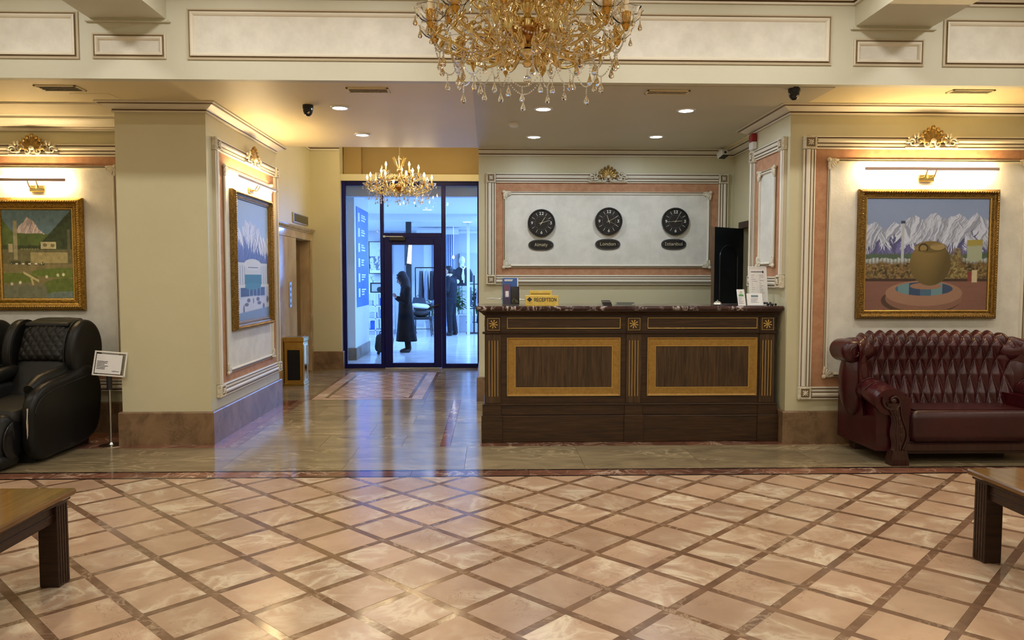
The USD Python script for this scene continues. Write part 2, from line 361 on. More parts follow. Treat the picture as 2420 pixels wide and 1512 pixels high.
black_matt = mat_plain('black_matt', (0.012, 0.012, 0.012), 0.55)
white_gloss = mat_plain('white_plastic', lin(232, 232, 228), 0.3)
paper = mat_plain('paper_white', lin(236, 236, 236), 0.55)
ink = mat_plain('ink_dark', lin(50, 50, 60), 0.6)
ink_grey = mat_plain('ink_grey', lin(150, 150, 165), 0.6)
crystal = usdkit.material(stage, L+'crystal', {'p': ('principled_bsdf', dict(base_color=(1, 1, 1), roughness=0.0, ior=1.52, transmission_weight=1.0))}, surface='p.BSDF')
def mat_pane(name, tint=(0.96, 0.98, 1.0), ior=1.45):
    return usdkit.material(stage, L+name, {'t': ('transparent_bsdf', dict(color=tint)), 'g': ('glossy_bsdf', dict(color=(1, 1, 1), roughness=0.02)), 'f': ('fresnel', dict(IOR=ior)), 'm': ('mix_closure', {})},
                           [('f.fac', 'm.fac'), ('t.BSDF', 'm.closure1'), ('g.BSDF', 'm.closure2')], 'm.closure')
pane = mat_pane('window_pane', ior=1.2); acrylic = mat_pane('acrylic', (0.93, 0.95, 0.97))
glow_spot = mat_emit('downlight_glow', (0.86, 0.94, 1.0), 14.0)
glow_tube = mat_emit('picture_tube_glow', (1.0, 0.72, 0.36), 190.0)
glow_flame = mat_emit('bulb_glow', (1.0, 0.76, 0.42), 170.0)
glow_shop = mat_emit('shop_downlight_glow', (0.75, 0.9, 1.0), 8.0)
# ================================================================== THE SETTING
CZ = 3.006
XL, XR, YB = -6.6, 7.4, -4.0
# walls
struct('wall_left', bx(XL, -3.27, 7.35, 7.6, 0, 3.2), paint_cream)
struct('wall_left_pier', bx(-3.27, -2.485, 6.80, 8.98, 0, 3.2), paint_cream)
struct('wall_lift', bx(-3.2, -2.86, 8.98, 11.24, 0, 3.9), paint_cream)
struct('wall_lift', cat(bx(-3.2, -2.86, 12.14, 12.6, 0, 3.9), bx(-3.2, -2.86, 11.24, 12.14, 2.06, 3.9)), paint_cream)
struct('wall_glass_pilaster', bx(-2.9, -2.39, 12.28, 12.56, 0, 3.9), paint_cream)
struct('wall_glass_header', bx(-2.39, -0.13, 12.36, 12.56, 3.035, 3.14), paint_cream)
struct('wall_glass_upper', bx(-2.39, -0.13, 12.75, 12.85, 3.14, 3.9), paint_ochre)
struct('wall_glass_upper', bx(-2.39, -0.13, 12.56, 12.75, 3.10, 3.14), paint_cream)
struct('wall_glass_upper', bx(-2.39, -2.10, 12.6, 12.75, 3.14, 3.9), paint_ochre)
struct('wall_reception', bx(-0.13, 2.93, 9.09, 12.6, 0, 3.9), paint_cream)
struct('wall_reception_side', cat(bx(2.93, 3.2, 8.72, 9.3, 0, 3.2), bx(2.93, 3.2, 7.75, 8.1, 0, 3.2), bx(2.93, 3.2, 8.1, 8.72, 2.05, 3.2)), paint_cream)
struct('wall_right_pier', bx(2.655, 3.2, 6.70, 7.75, 0, 3.2), paint_cream)
struct('wall_right', bx(3.2, XR, 6.70, 6.95, 0, 3.2), paint_cream)
struct('wall_lobby_left', bx(XL-0.2, XL, YB, 7.6, 0, 3.9), paint_cream)
struct('wall_lobby_right', bx(XR, XR+0.2, YB, 6.95, 0, 3.9), paint_cream)
struct('wall_lobby_rear', bx(XL, XR, YB-0.2, YB, 0, 3.9), paint_cream)
# ceilings
struct('ceiling', bx(XL, XR, 6.05, 9.0, CZ, 3.75), paint_ceil)
struct('ceiling', bx(-0.13, 3.2, 9.0, 9.4, CZ, 3.75), paint_ceil)
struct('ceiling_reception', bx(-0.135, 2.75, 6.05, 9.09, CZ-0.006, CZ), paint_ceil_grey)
struct('ceiling_lobby', bx(XL, XR, YB, 6.05, UPPER, UPPER+0.12), paint_ceil)
struct('ceiling_corridor', bx(-3.2, 0.2, 8.98, 12.9, 3.88, 3.95), paint_ceil)
struct('wall_upper_beam', bx(XL, XR, 5.974, 6.05, CZ, UPPER), paint_beam)
struct('ceiling_beam', bx(-3.03, -2.46, YB, 5.974, 3.452, UPPER), paint_beam)
struct('ceiling_beam', bx(2.857, 3.463, YB, 5.974, 3.452, UPPER), paint_beam)

# skirtings of brown marble
sk = [(0.028, 0.0), (0.028, 0.283), (0.022, 0.292), (0.0, 0.294)]
for nm, path in (('baseboard_left', [(-6.6, 7.35), (-3.27, 7.35)]), ('baseboard_pier', [(-3.27, 7.35), (-3.27, 6.80), (-2.485, 6.80), (-2.485, 8.98), (-2.86, 8.98), (-2.86, 9.1)]),
                 ('baseboard_pilaster', [(-2.86, 12.28), (-2.39, 12.28), (-2.39, 12.40)]), ('baseboard_reception', [(-0.13, 12.4), (-0.13, 9.09), (2.93, 9.09)]),
                 ('baseboard_right', [(2.655, 7.75), (2.655, 6.70), (7.4, 6.70)])):
    v, f, c = wall_run(path, sk); struct(nm, (v, f), m_skirt)
# cornices
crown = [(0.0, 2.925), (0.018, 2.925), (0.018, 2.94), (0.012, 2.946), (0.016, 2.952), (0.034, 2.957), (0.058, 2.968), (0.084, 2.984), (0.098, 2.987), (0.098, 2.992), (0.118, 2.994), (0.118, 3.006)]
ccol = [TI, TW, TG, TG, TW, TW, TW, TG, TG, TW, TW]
crown = [(a, z-0.001) for a, z in crown]
for path in ([(-3.27, 7.3), (-3.27, 6.80), (-2.485, 6.80), (-2.485, 8.98), (-2.7, 8.98)], [(-0.13, 9.09), (2.93, 9.09), (2.93, 7.75), (2.655, 7.75), (2.655, 6.70), (7.4, 6.70)]):
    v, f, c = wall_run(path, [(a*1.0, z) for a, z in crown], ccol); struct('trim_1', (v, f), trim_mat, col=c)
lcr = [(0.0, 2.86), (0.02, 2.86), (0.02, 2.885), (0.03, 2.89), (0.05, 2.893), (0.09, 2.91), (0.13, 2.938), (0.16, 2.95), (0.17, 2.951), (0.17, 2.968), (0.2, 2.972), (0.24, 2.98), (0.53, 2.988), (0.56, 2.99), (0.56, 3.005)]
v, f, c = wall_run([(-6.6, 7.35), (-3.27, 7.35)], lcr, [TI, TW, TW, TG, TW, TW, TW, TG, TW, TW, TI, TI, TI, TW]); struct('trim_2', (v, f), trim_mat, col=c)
ucr = [(0.0, 3.612), (0.02, 3.612), (0.02, 3.628), (0.012, 3.634), (0.03, 3.64), (0.06, 3.67), (0.09, 3.715), (0.11, 3.73), (0.13, 3.732), (0.13, 3.769)]
for path in ([(-6.6, 5.974), (-3.03, 5.974), (-3.03, -4.0)], [(-2.46, -4.0), (-2.46, 5.974), (2.857, 5.974), (2.857, -4.0)], [(3.463, -4.0), (3.463, 5.974), (7.4, 5.974)]):
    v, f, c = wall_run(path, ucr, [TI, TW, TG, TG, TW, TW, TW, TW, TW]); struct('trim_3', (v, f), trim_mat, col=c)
for x0, x1 in ((-3.03, -2.46), (2.857, 3.463)):
    struct('trim_4', cat(bx(x0-0.035, x1+0.035, 5.945, 5.974, 3.425, 3.437, .004), bx(x0-0.015, x1+0.015, 5.955, 5.974, 3.437, 3.452)), paint_beam)
v, f, c = wall_run([(-2.86, 8.98), (-2.86, 12.28), (-2.39, 12.28)], [(a*0.8, 3.50+(z-2.925)*1.6) for a, z in crown], ccol); struct('trim_5', (v, f), trim_mat, col=c)

# plain framed panels on the upper beam
bprof = [(0, 0), (0, 0.012), (0.012, 0.016), (0.02, 0.010), (0.026, 0.010), (0.026, 0.022), (0.036, 0.024), (0.046, 0.018), (0.055, 0.004), (0.055, 0.0)]
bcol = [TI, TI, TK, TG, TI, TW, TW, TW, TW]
for u0, u1, z0, z1 in ((-6.2, -3.12, 3.15, 3.505), (-3.02, -2.465, 3.155, 3.345), (-2.305, 2.675, 3.152, 3.535), (2.85, 3.41, 3.15, 3.358), (3.563, 7.0, 3.15, 3.518)):
    t = Thing('beam_panel', kind='structure')
    v, f, c = frame_sweep(bprof, u0, u1, z0, z1, bcol); v, f = frame_map((v, f), (0, 5.974, 0), (1, 0, 0), (0, -1, 0))
    t.part('moulding', (v, f), trim_mat, col=c)
    t.part('field', bx(u0+.05, u1-.05, 5.970, 5.974, z0+.05, z1-.05), paint_white)

# ---------------------------------------------------------------- floor
struct('floor', bx(XL, XR, YB, 12.5, -0.06, -0.012), m_strip)
flo = Thing('floor_paving', kind='structure')
def slab(name, x0, x1, y0, y1, mat, j=0.0012):
    flo.part(name, hull([(x, y, z) for x, y, z in ((x0+j, y0+j, 0), (x1-j, y0+j, 0), (x1-j, y1-j, 0), (x0+j, y1-j, 0), (x0+.0004, y0+.0004, -.012), (x1-.0004, y0+.0004, -.012), (x1-.0004, y1-.0004, -.012), (x0+.0004, y1-.0004, -.012))]), mat)
def run_x(name, x0, x1, y0, y1, mat, L_, off=0.0):
    xs = [x0]+[x for x in np.arange(x0-off+L_, x1, L_) if x-x0 > 0.08 and x1-x > 0.08]+[x1]
    for a, b in zip(xs[:-1], xs[1:]): slab(name, a, b, y0, y1, mat)
def run_y(name, x0, x1, y0, y1, mat, L_, off=0.0):
    ys = [y0]+[y for y in np.arange(y0-off+L_, y1, L_) if y-y0 > 0.08 and y1-y > 0.08]+[y1]
    for a, b in zip(ys[:-1], ys[1:]): slab(name, x0, x1, a, b, mat)
DD, HW = 0.4705, 0.0205
def diamonds(x0, x1, y0, y1, c0, c1, tile_name, strip_name, step, hw, inframe):
    region = sbox(x0, y0, x1, y1); rest = []
    k0, k1 = int((x0+y0-c0)/step)-1, int((x1+y1-c0)/step)+1
    m0, m1 = int((x0-y1-c1)/step)-1, int((x1-y0-c1)/step)+1
    e = hw*math.sqrt(2); g = 0.0009
    def pt(a, b): return ((a+b)/2, (a-b)/2)      # a = x+y, b = x-y
    for k in range(k0, k1+1):
        for m in range(m0, m1+1):
            a0, a1, b0, b1 = c0+k*step+e+g, c0+(k+1)*step-e-g, c1+m*step+e+g, c1+(m+1)*step-e-g
            P = Polygon([pt(a0, b0), pt(a1, b0), pt(a1, b1), pt(a0, b1)]).intersection(region)
            if P.is_empty or P.area < 2e-4: continue
            q = np.array(P.exterior.coords)[:-1]
            mid = q.mean(0); px, py, d = project((*mid, 0))
            top = np.c_[q+(mid-q)*0.004, np.zeros(len(q))]; bot = np.c_[q, np.full(len(q), -0.012)]; lip = np.c_[q, np.full(len(q), -0.0012)]
            mesh = hull(np.vstack([top, lip, bot]))
            if d > 0.3 and -150 < px < 2570 and 600 < py < 1660: flo.part(tile_name, mesh, m_pink)
            else: rest.append(mesh)
    for k in range(k0, k1+2):
        c = c0+k*step
        P = Polygon([pt(c-e, -60), pt(c+e, -60), pt(c+e, 60), pt(c-e, 60)]).intersection(region)
        if not P.is_empty and P.area > 1e-3: flo.part(strip_name, extr(P, 0.0114, -0.012), m_strip)
    for m in range(m0, m1+2):
        c = c1+m*step
        P = Polygon([pt(-60, c-e), pt(60, c-e), pt(60, c+e), pt(-60, c+e)]).intersection(region)
        if not P.is_empty and P.area > 1e-3: flo.part(strip_name, extr(P, 0.0110, -0.012), m_strip)
    if rest: flo.part(tile_name+'_field', cat(*rest), m_pink, kind='stuff')
diamonds(-6.6, 7.4, -4.0, 5.62, 2.240, -4.861, 'tile', 'inlay_strip', DD, HW, True)
run_x('border_line', XL, XR, 5.62, 5.65, m_black, 1.2)
run_x('border_strip', XL, XR, 5.65, 5.80, m_red, 0.9, .3)
run_x('border_line', XL, XR, 5.80, 5.835, m_black, 1.2, .4)
run_x('slab', XL, XR, 5.835, 6.64, m_olive, 0.95, .25)
run_x('plinth_strip', XL, -2.32, 6.64, 7.40, m_red, 0.8)
run_x('plinth_strip', -0.085, XR, 6.64, 6.80, m_red, 1.1, .35)
run_y('plinth_strip', -2.46, -2.32, 7.40, 9.2, m_red, 0.9)
run_y('border_strip', -2.32, -2.22, 6.64, 9.2, m_strip, 0.7)
for k, (a, b) in enumerate(((6.64, 7.14), (7.14, 7.66), (7.66, 8.18), (8.18, 8.7), (8.7, 9.2))):
    run_x('slab', -2.22, -0.44, a, b, m_olive, 0.72, 0.36*(k % 2))
run_y('border_strip', -0.44, -0.35, 6.64, 9.2, m_red, 0.7)
run_y('slab', -0.35, -0.085, 6.64, 9.2, m_olive, 0.8)
run_x('slab', -0.085, 3.2, 6.80, 9.2, m_olive, 0.9)
# corridor carpet of diamonds
run_y('slab', -2.86, -2.22, 9.2, 12.45, m_olive, 0.62)
run_y('border_line', -2.22, -2.175, 9.2, 11.9, m_strip, 0.9); run_y('slab', -2.175, -2.04, 9.245, 11.855, m_pink, 0.45); run_y('border_line', -2.04, -1.995, 9.38, 11.72, m_strip, 0.9)
run_y('border_line', -0.83, -0.785, 9.2, 11.9, m_strip, 0.9); run_y('slab', -0.965, -0.83, 9.245, 11.855, m_pink, 0.45); run_y('border_line', -1.01, -0.965, 9.38, 11.72, m_strip, 0.9)
run_x('border_line', -2.175, -0.83, 9.2, 9.245, m_strip, 0.7); run_x('slab', -2.04, -0.965, 9.245, 9.335, m_pink, 0.45); run_x('border_line', -2.04, -0.965, 9.335, 9.38, m_strip, 0.7)
run_x('border_line', -2.175, -0.83, 11.855, 11.9, m_strip, 0.7); run_x('slab', -2.04, -0.965, 11.765, 11.855, m_pink, 0.45); run_x('border_line', -2.04, -0.965, 11.72, 11.765, m_strip, 0.7)
diamonds(-1.995, -1.01, 9.38, 11.72, 0.1, 0.24, 'tile', 'inlay_strip', 0.33, 0.009, True)
run_y('slab', -0.785, -0.13, 9.2, 12.45, m_olive, 0.62); run_x('slab', -2.22, -0.785, 11.9, 12.45, m_olive, 0.6)

# ================================================================== WALL PANELS
def leaf_corner(c, su, sz, s=1.0):
    """leafy corner ornament in (u, z, n); c corner, su/sz point inwards"""
    ms = []
    for a, L_, w in ((0.05, .085, .016), (0.45, .075, .018), (0.8, .07, .02), (1.12, .075, .018), (1.52, .085, .016)):
        d = np.array([math.cos(a), math.sin(a)])*L_*s*0.55; ca, sa = math.cos(a), math.sin(a)
        R = np.array([[ca, -sa, 0], [sa, ca, 0], [0, 0, 1]])
        ms.append(ell((d[0], d[1], .012), (L_*s*.5, w*s*.8, .012), 1, R))
    ms.append(ell((0.0, 0.0, .014), (.02*s, .02*s, .016), 1))
    for q in (0, 1):
        th = np.linspace(0, 4.4, 16); r = (.022*(1-th/6.5))*s
        p = np.stack([.058*s+r*np.cos(th), .02*s+r*np.sin(th), np.full_like(th, .014)], -1)
        if q: p = p[:, [1, 0, 2]]
        ms.append(tube(p, .005*s, 5))
    m = cat(*ms); v = m[0]*[su, sz, 1]+[c[0], c[1], 0]
    f = m[1] if su*sz > 0 else m[1][:, ::-1]
    return v, f
def rosette(c, r, n0):
    ms = [ell((c[0], c[1], n0+.004), (r*.24, r*.24, .007), 1)]
    for k in range(8):
        a = k*PI/4; L_ = r*(0.95 if k % 2 else 0.72)
        R = np.array([[math.cos(a), -math.sin(a), 0], [math.sin(a), math.cos(a), 0], [0, 0, 1]])
        ms.append(ell((c[0]+math.cos(a)*L_*.55, c[1]+math.sin(a)*L_*.55, n0), (L_*.46, r*.17, .007), 1, R))
    return cat(*ms)
def crest(c, s=1.0):
    """scallop shell with scrolls; returns shell mesh, scroll mesh in (u, z, n)"""
    sh, sc = [], []
    for k in range(9):
        a = PI/2+(k-4)*0.36; L_ = (.118 if k == 4 else .112-.004*abs(k-4))*s
        R = np.array([[math.cos(a), -math.sin(a), 0], [math.sin(a), math.cos(a), 0], [0, 0, 1]])
        sh.append(ell((math.cos(a)*L_*.52, math.sin(a)*L_*.52+.004, .026), (L_*.5, .0205*s, .016), 2, R))
        sh.append(ell((math.cos(a)*L_, math.sin(a)*L_+.004, .034), (.016*s, .016*s, .016), 1))
    sc.append(ell((0, .01*s, .045), (.022*s, .02*s, .02), 2))
    for sgn in (-1, 1):
        for cx, cz, r0, ph, tw in ((.045, -.012, .028, 2.6, 1), (.105, .012, .034, 3.4, -1), (.168, -.004, .036, 0.3, 1)):
            th = np.linspace(0, 7.6, 30); r = r0*s*(1-th/9.6)
            p = np.stack([sgn*(cx*s+r*np.cos(ph+tw*th)), cz*s+r*np.sin(ph+tw*th), .03+.006*np.cos(th)], -1)
            sc.append(tube(p, np.linspace(.0085, .0045, 30)*s, 6))
        for cx, cz, a, L_ in ((.085, .05, 2.2, .05), (.12, .058, 1.9, .045), (.15, .05, 1.2, .045), (.185, .035, .5, .045), (.2, .0, -.1, .04), (.13, -.02, 3.0, .05), (.07, .02, 1.1, .05)):
            a = a if sgn > 0 else PI-a
            R = np.array([[math.cos(a), -math.sin(a), 0], [math.sin(a), math.cos(a), 0], [0, 0, 1]])
            sc.append(ell((sgn*cx*s, cz*s, .026), (L_*.5*s, .012*s, .014), 1, R))
        sc.append(bx(sgn*.02*s, sgn*.215*s, -.048*s, -.036*s, .0, .024, .003))
    c3 = np.array([c[0], c[1], 0.0])
    a, b = cat(*sh), cat(*sc)
    return (a[0]+c3, a[1]), (b[0]+c3, b[1])
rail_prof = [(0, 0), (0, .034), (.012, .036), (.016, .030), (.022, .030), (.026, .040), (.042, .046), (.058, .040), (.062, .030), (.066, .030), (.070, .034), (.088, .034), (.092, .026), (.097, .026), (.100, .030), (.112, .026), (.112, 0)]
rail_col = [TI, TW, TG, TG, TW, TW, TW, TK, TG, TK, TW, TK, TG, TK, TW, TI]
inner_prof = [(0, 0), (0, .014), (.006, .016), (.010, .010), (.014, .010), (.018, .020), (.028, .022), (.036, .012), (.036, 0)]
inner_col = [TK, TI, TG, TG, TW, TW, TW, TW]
def wall_panel(label, O, U, N, u0, u1, z0, z1, inset, group=None, crest_u=None, bw=0.112, name='decorative_panel', base=(0, 0, 0)):
    U = np.asarray(U, float); N = np.asarray(N, float); O = np.asarray(O, float)
    t = Thing(name, label, 'wall panel', loc=tuple(O+U*(u0+u1)/2+np.array([0, 0, z0])), group=group)
    def P(nm, m, mat, col=None, smooth=False, **k):
        w = frame_map(m, O, U, N); return t.part(nm, w, mat, smooth, col, **k)
    B = .118
    k = bw/.112
    pr = [(a*k, h) for a, h in rail_prof]
    for a, b, zz in ((u0+B, u1-B, 'top'), (u0+B, u1-B, 'bottom')):
        pp = [(bw-a_, h) for a_, h in pr] if zz == 'bottom' else pr
        z_ = z1-bw if zz == 'top' else z0
        pp = [(bw-a_, h) for a_, h in pr]
        if zz == 'bottom': pp = pr
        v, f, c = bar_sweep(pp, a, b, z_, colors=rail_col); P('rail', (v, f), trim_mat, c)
    for uu, rev in ((u0, False), (u1-bw, True)):
        pp = [(bw-a_, h) for a_, h in pr] if rev else pr
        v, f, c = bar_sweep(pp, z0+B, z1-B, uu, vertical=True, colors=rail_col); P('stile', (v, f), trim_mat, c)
    for cu in (u0+B/2-.003, u1-B/2+.003):
        for cz in (z0+B/2-.003, z1-B/2+.003):
            blk = P('corner_block', bx(cu-B/2, cu+B/2, cz-B/2, cz+B/2, 0, .044, .005), ornament_mat)
            ring = frame_sweep([(0, .044), (.002, .052), (.010, .052), (.013, .045)], cu-B/2+.008, cu+B/2-.008, cz-B/2+.008, cz+B/2-.008)
            P('rosette_ground', bx(cu-B/2+.018, cu+B/2-.018, cz-B/2+.018, cz+B/2-.018, .044, .0455), ornament_back, under=blk)
            P('rosette', cat((ring[0], ring[1]), rosette((cu, cz), .036, .050)), ornament_mat, under=blk)
    P('terracotta_band', bx(u0+bw-.004, u1-bw+.004, z0+bw-.004, z1-bw+.004, 0, .008), paint_orange)
    i0, i1, j0, j1 = u0+inset[0], u1-inset[1], z0+inset[2], z1-inset[3]
    P('field', bx(i0+.02, i1-.02, j0+.02, j1-.02, .008, .0115), paint_white)
    v, f, c = frame_sweep(inner_prof, i0, i1, j0, j1, inner_col); v[:, 2] += .008; P('inner_moulding', (v, f), trim_mat, c)
    for cu, su in ((i0, 1), (i1, -1)):
        for cz, sz in ((j0, 1), (j1, -1)):
            m = leaf_corner((cu+su*.004, cz+sz*.004), su, sz, 1.05); m = (m[0]+[0, 0, .016], m[1])
            P('corner_leaf', m, ornament_mat, smooth=40)
    if crest_u is not None:
        a, b = crest((crest_u, z1-.055), 1.08)
        a = (a[0]+[0, 0, .03], a[1]); b = (b[0]+[0, 0, .03], b[1])
        sc = P('crest_scrolls', b, ornament_mat, smooth=50); P('crest_shell', a, shell_gold, smooth=50, under=sc, label='dark gold scallop shell')
    return t
wall_panel('wide white and terracotta panel behind the burgundy sofa, shell crest on top', (0, 6.70, 0), (1, 0, 0), (0, -1, 0), 2.764, 5.03, .403, 2.737, (.225, .225, .20, .20), crest_u=3.897)
wall_panel('cream and terracotta panel behind the black massage chairs with shell crest', (0, 7.35, 0), (1, 0, 0), (0, -1, 0), -5.20, -3.30, .403, 2.737, (.225, .225, .20, .20), crest_u=-4.27)
wall_panel('long white panel with terracotta border behind the reception counter, carrying three clocks', (0, 9.09, 0), (1, 0, 0), (0, -1, 0), -0.04, 2.852, 1.405, 2.722, (.205, .205, .20, .215), crest_u=1.405)
wall_panel('tall panel on the side of the left pier, framing the narrow mountain painting', (-2.485, 0, 0), (0, 1, 0), (1, 0, 0), 6.93, 8.94, .396, 2.745, (.235, .235, .19, .22), crest_u=7.98)
wall_panel('narrow tall panel on the right pier beside the counter, without any picture', (2.655, 0, 0), (0, -1, 0), (-1, 0, 0), -7.63, -6.76, 1.40, 2.745, (.215, .215, .2, .23), bw=.1)
# ================================================================== GLASS WALL AND DOOR
GY0, GY1 = 12.41, 12.47
w = Thing('window_1', kind='structure')
def gbar(nm, x0, x1, z0, z1, y0=GY0, y1=GY1, mat=None, under=None): return w.part(nm, bx(x0, x1, y0, y1, z0, z1, .004), mat or navy, under=under)
gbar('frame_post', -2.39, -2.325, 0, 3.035); gbar('frame_post', -0.20, -0.135, 0, 3.035)
gbar('frame_head', -2.325, -0.20, 2.965, 3.035)
gbar('mullion', -1.775, -1.715, 0, 2.965); gbar('mullion', -0.785, -0.715, 0, 2.965)
gbar('transom', -1.715, -0.785, 2.125, 2.205)
gbar('sill', -2.325, -1.775, 0, 0.07); gbar('sill', -0.715, -0.20, 0, 0.07)
for x0, x1, z0, z1 in ((-2.325, -1.775, .07, 2.965), (-0.715, -0.20, .07, 2.965), (-1.715, -0.785, 2.205, 2.965)):
    w.part('pane', bx(x0, x1, 12.438, 12.444, z0, z1), pane)
dr = Thing('door_1', kind='structure')
dr.part('stile', bx(-1.712, -1.585, 12.40, 12.46, 0.012, 2.122, .004), navy); dr.part('stile', bx(-0.912, -0.788, 12.40, 12.46, 0.012, 2.122, .004), navy)
dr.part('top_rail', bx(-1.585, -0.912, 12.40, 12.46, 2.012, 2.122, .004), navy); dr.part('bottom_rail', bx(-1.585, -0.912, 12.40, 12.46, 0.012, .085, .004), navy)
dr.part('pane', bx(-1.585, -0.912, 12.428, 12.434, .085, 2.012), pane)
dr.part('threshold', bx(-1.70, -0.82, 12.36, 12.41, 0, .012, .003), steel)
cl = dr.part('door_closer', bx(-1.62, -1.36, 12.335, 12.40, 2.075, 2.135, .008), black_matt)
dr.part('closer_arm', cat(bx(-1.70, -1.40, 12.36, 12.372, 2.138, 2.15), bx(-1.72, -1.69, 12.35, 12.40, 2.13, 2.16)), steel, under=cl)
dr.part('door_handle', cat(cyl((-0.85, 12.385, 1.03), .022, .015, 16, 'y'), tube([(-0.85, 12.385, 1.03), (-0.85, 12.355, 1.03), (-0.86, 12.35, 1.03), (-0.99, 12.35, 0.985)], .011, 8)), black_matt)

# ================================================================== LIFT AND CORRIDOR LEFT WALL
lf = Thing('door_3', kind='structure')
lf.part('jamb_slab', bx(-2.86, -2.835, 9.2, 11.24, 0, 2.06, .003), m_jamb)
lf.part('jamb_slab', bx(-2.86, -2.835, 12.14, 12.25, 0, 2.06, .003), m_jamb)
lf.part('lintel', bx(-2.86, -2.83, 9.2, 12.25, 2.06, 2.17, .003), m_jamb)
v, f, c = wall_run([(-2.86, 9.2), (-2.86, 12.26)], [(0, 2.17), (.035, 2.17), (.04, 2.185), (.055, 2.195), (.07, 2.215), (.075, 2.235), (0, 2.235)]); lf.part('cornice', (v, f), m_jamb)
lf.part('reveal', cat(bx(-3.05, -2.86, 11.24, 11.28, 0, 2.06), bx(-3.05, -2.86, 12.12, 12.14, 0, 2.06)), m_jamb)
lf.part('door_leaf', bx(-3.03, -3.0, 11.28, 12.12, 0, 2.06), mat_noise('lift_door_bronze', lin(112, 92, 62), lin(136, 114, 80), 3.0, rough=0.35, metal=0.2), label='dull bronze lift door set back in the opening')
pn = solo('call_button_panel', bx(-2.8345, -2.828, 10.82, 10.94, 1.06, 1.42, .003), steel, 'steel lift call button plate on the marble beside the lift', 'button panel')
for k in range(4):
    p = put(pn+'/'+numbered(pn, 'button'), (lambda m: (m[0]-np.array([-2.8315, 10.88, 1.06]), m[1]))(cyl((-2.829, 10.88, 1.12+k*.08), .02, .006, 14, 'x')), mat_plain(f'button_blue_{k}', lin(90, 120, 170), .3))
ip = Thing('floor_indicator', 'dark lift floor indicator screen above the marble lintel', 'indicator', (-2.86, 11.58, 2.28))
ip.part('housing', bx(-2.86, -2.835, 11.14, 12.02, 2.285, 2.43, .004), steel); ip.part('screen', bx(-2.836, -2.832, 11.17, 11.99, 2.30, 2.415), black_gloss)

# ================================================================== PICTURE LAMPS
lamp_bar = mat_plain('lamp_bar', lin(190, 168, 160), .5)
def rbar(u0, u1, z): return bx(u0-.008, u1+.008, z-.0125, z+.0125, .112, .122, .004)
def picture_lamp(label, O, U, N, u0, u1, z, power, drop=.10):
    O = np.asarray(O, float); U = np.asarray(U, float); N = np.asarray(N, float)
    t = Thing('picture_lamp', label, 'picture light', tuple(O+U*(u0+u1)/2+np.array([0, 0, z])), group='tube lamps above the paintings')
    P = lambda nm, m, mat, **k: t.part(nm, frame_map(m, O, U, N), mat, **k)
    um = (u0+u1)/2
    P('wall_plate', bx(um-.07, um+.07, z-.10, z-.04, .018, .034, .004), gilt)
    P('arm', cat(tube([(um-.04, z-.07, .03), (um-.04, z-.065, .08), (um-.04, z-.01, .112)], .006, 6), tube([(um+.04, z-.07, .03), (um+.04, z-.065, .08), (um+.04, z-.01, .112)], .006, 6)), gilt)
    P('bar', rbar(u0, u1, z), lamp_bar); P('tube', tube([(u0+.01, z, .092), (u1-.01, z, .092)], .0085, 10), glow_tube)
    p0 = O+U*um+N*.10+np.array([0, 0, z])
K_PIC = 1.0
picture_lamp('long glowing tube lamp above the apple fountain painting', (0, 6.70, 0), (1, 0, 0), (0, -1, 0), 3.28, 4.46, 2.443, 1)
picture_lamp('glowing tube lamp above the gold framed valley painting by the massage chairs', (0, 7.35, 0), (1, 0, 0), (0, -1, 0), -4.56, -3.95, 2.394, 1)
picture_lamp('glowing tube lamp on the pier side above the narrow mountain painting', (-2.485, 0, 0), (0, 1, 0), (1, 0, 0), 7.30, 8.62, 2.45, 1)

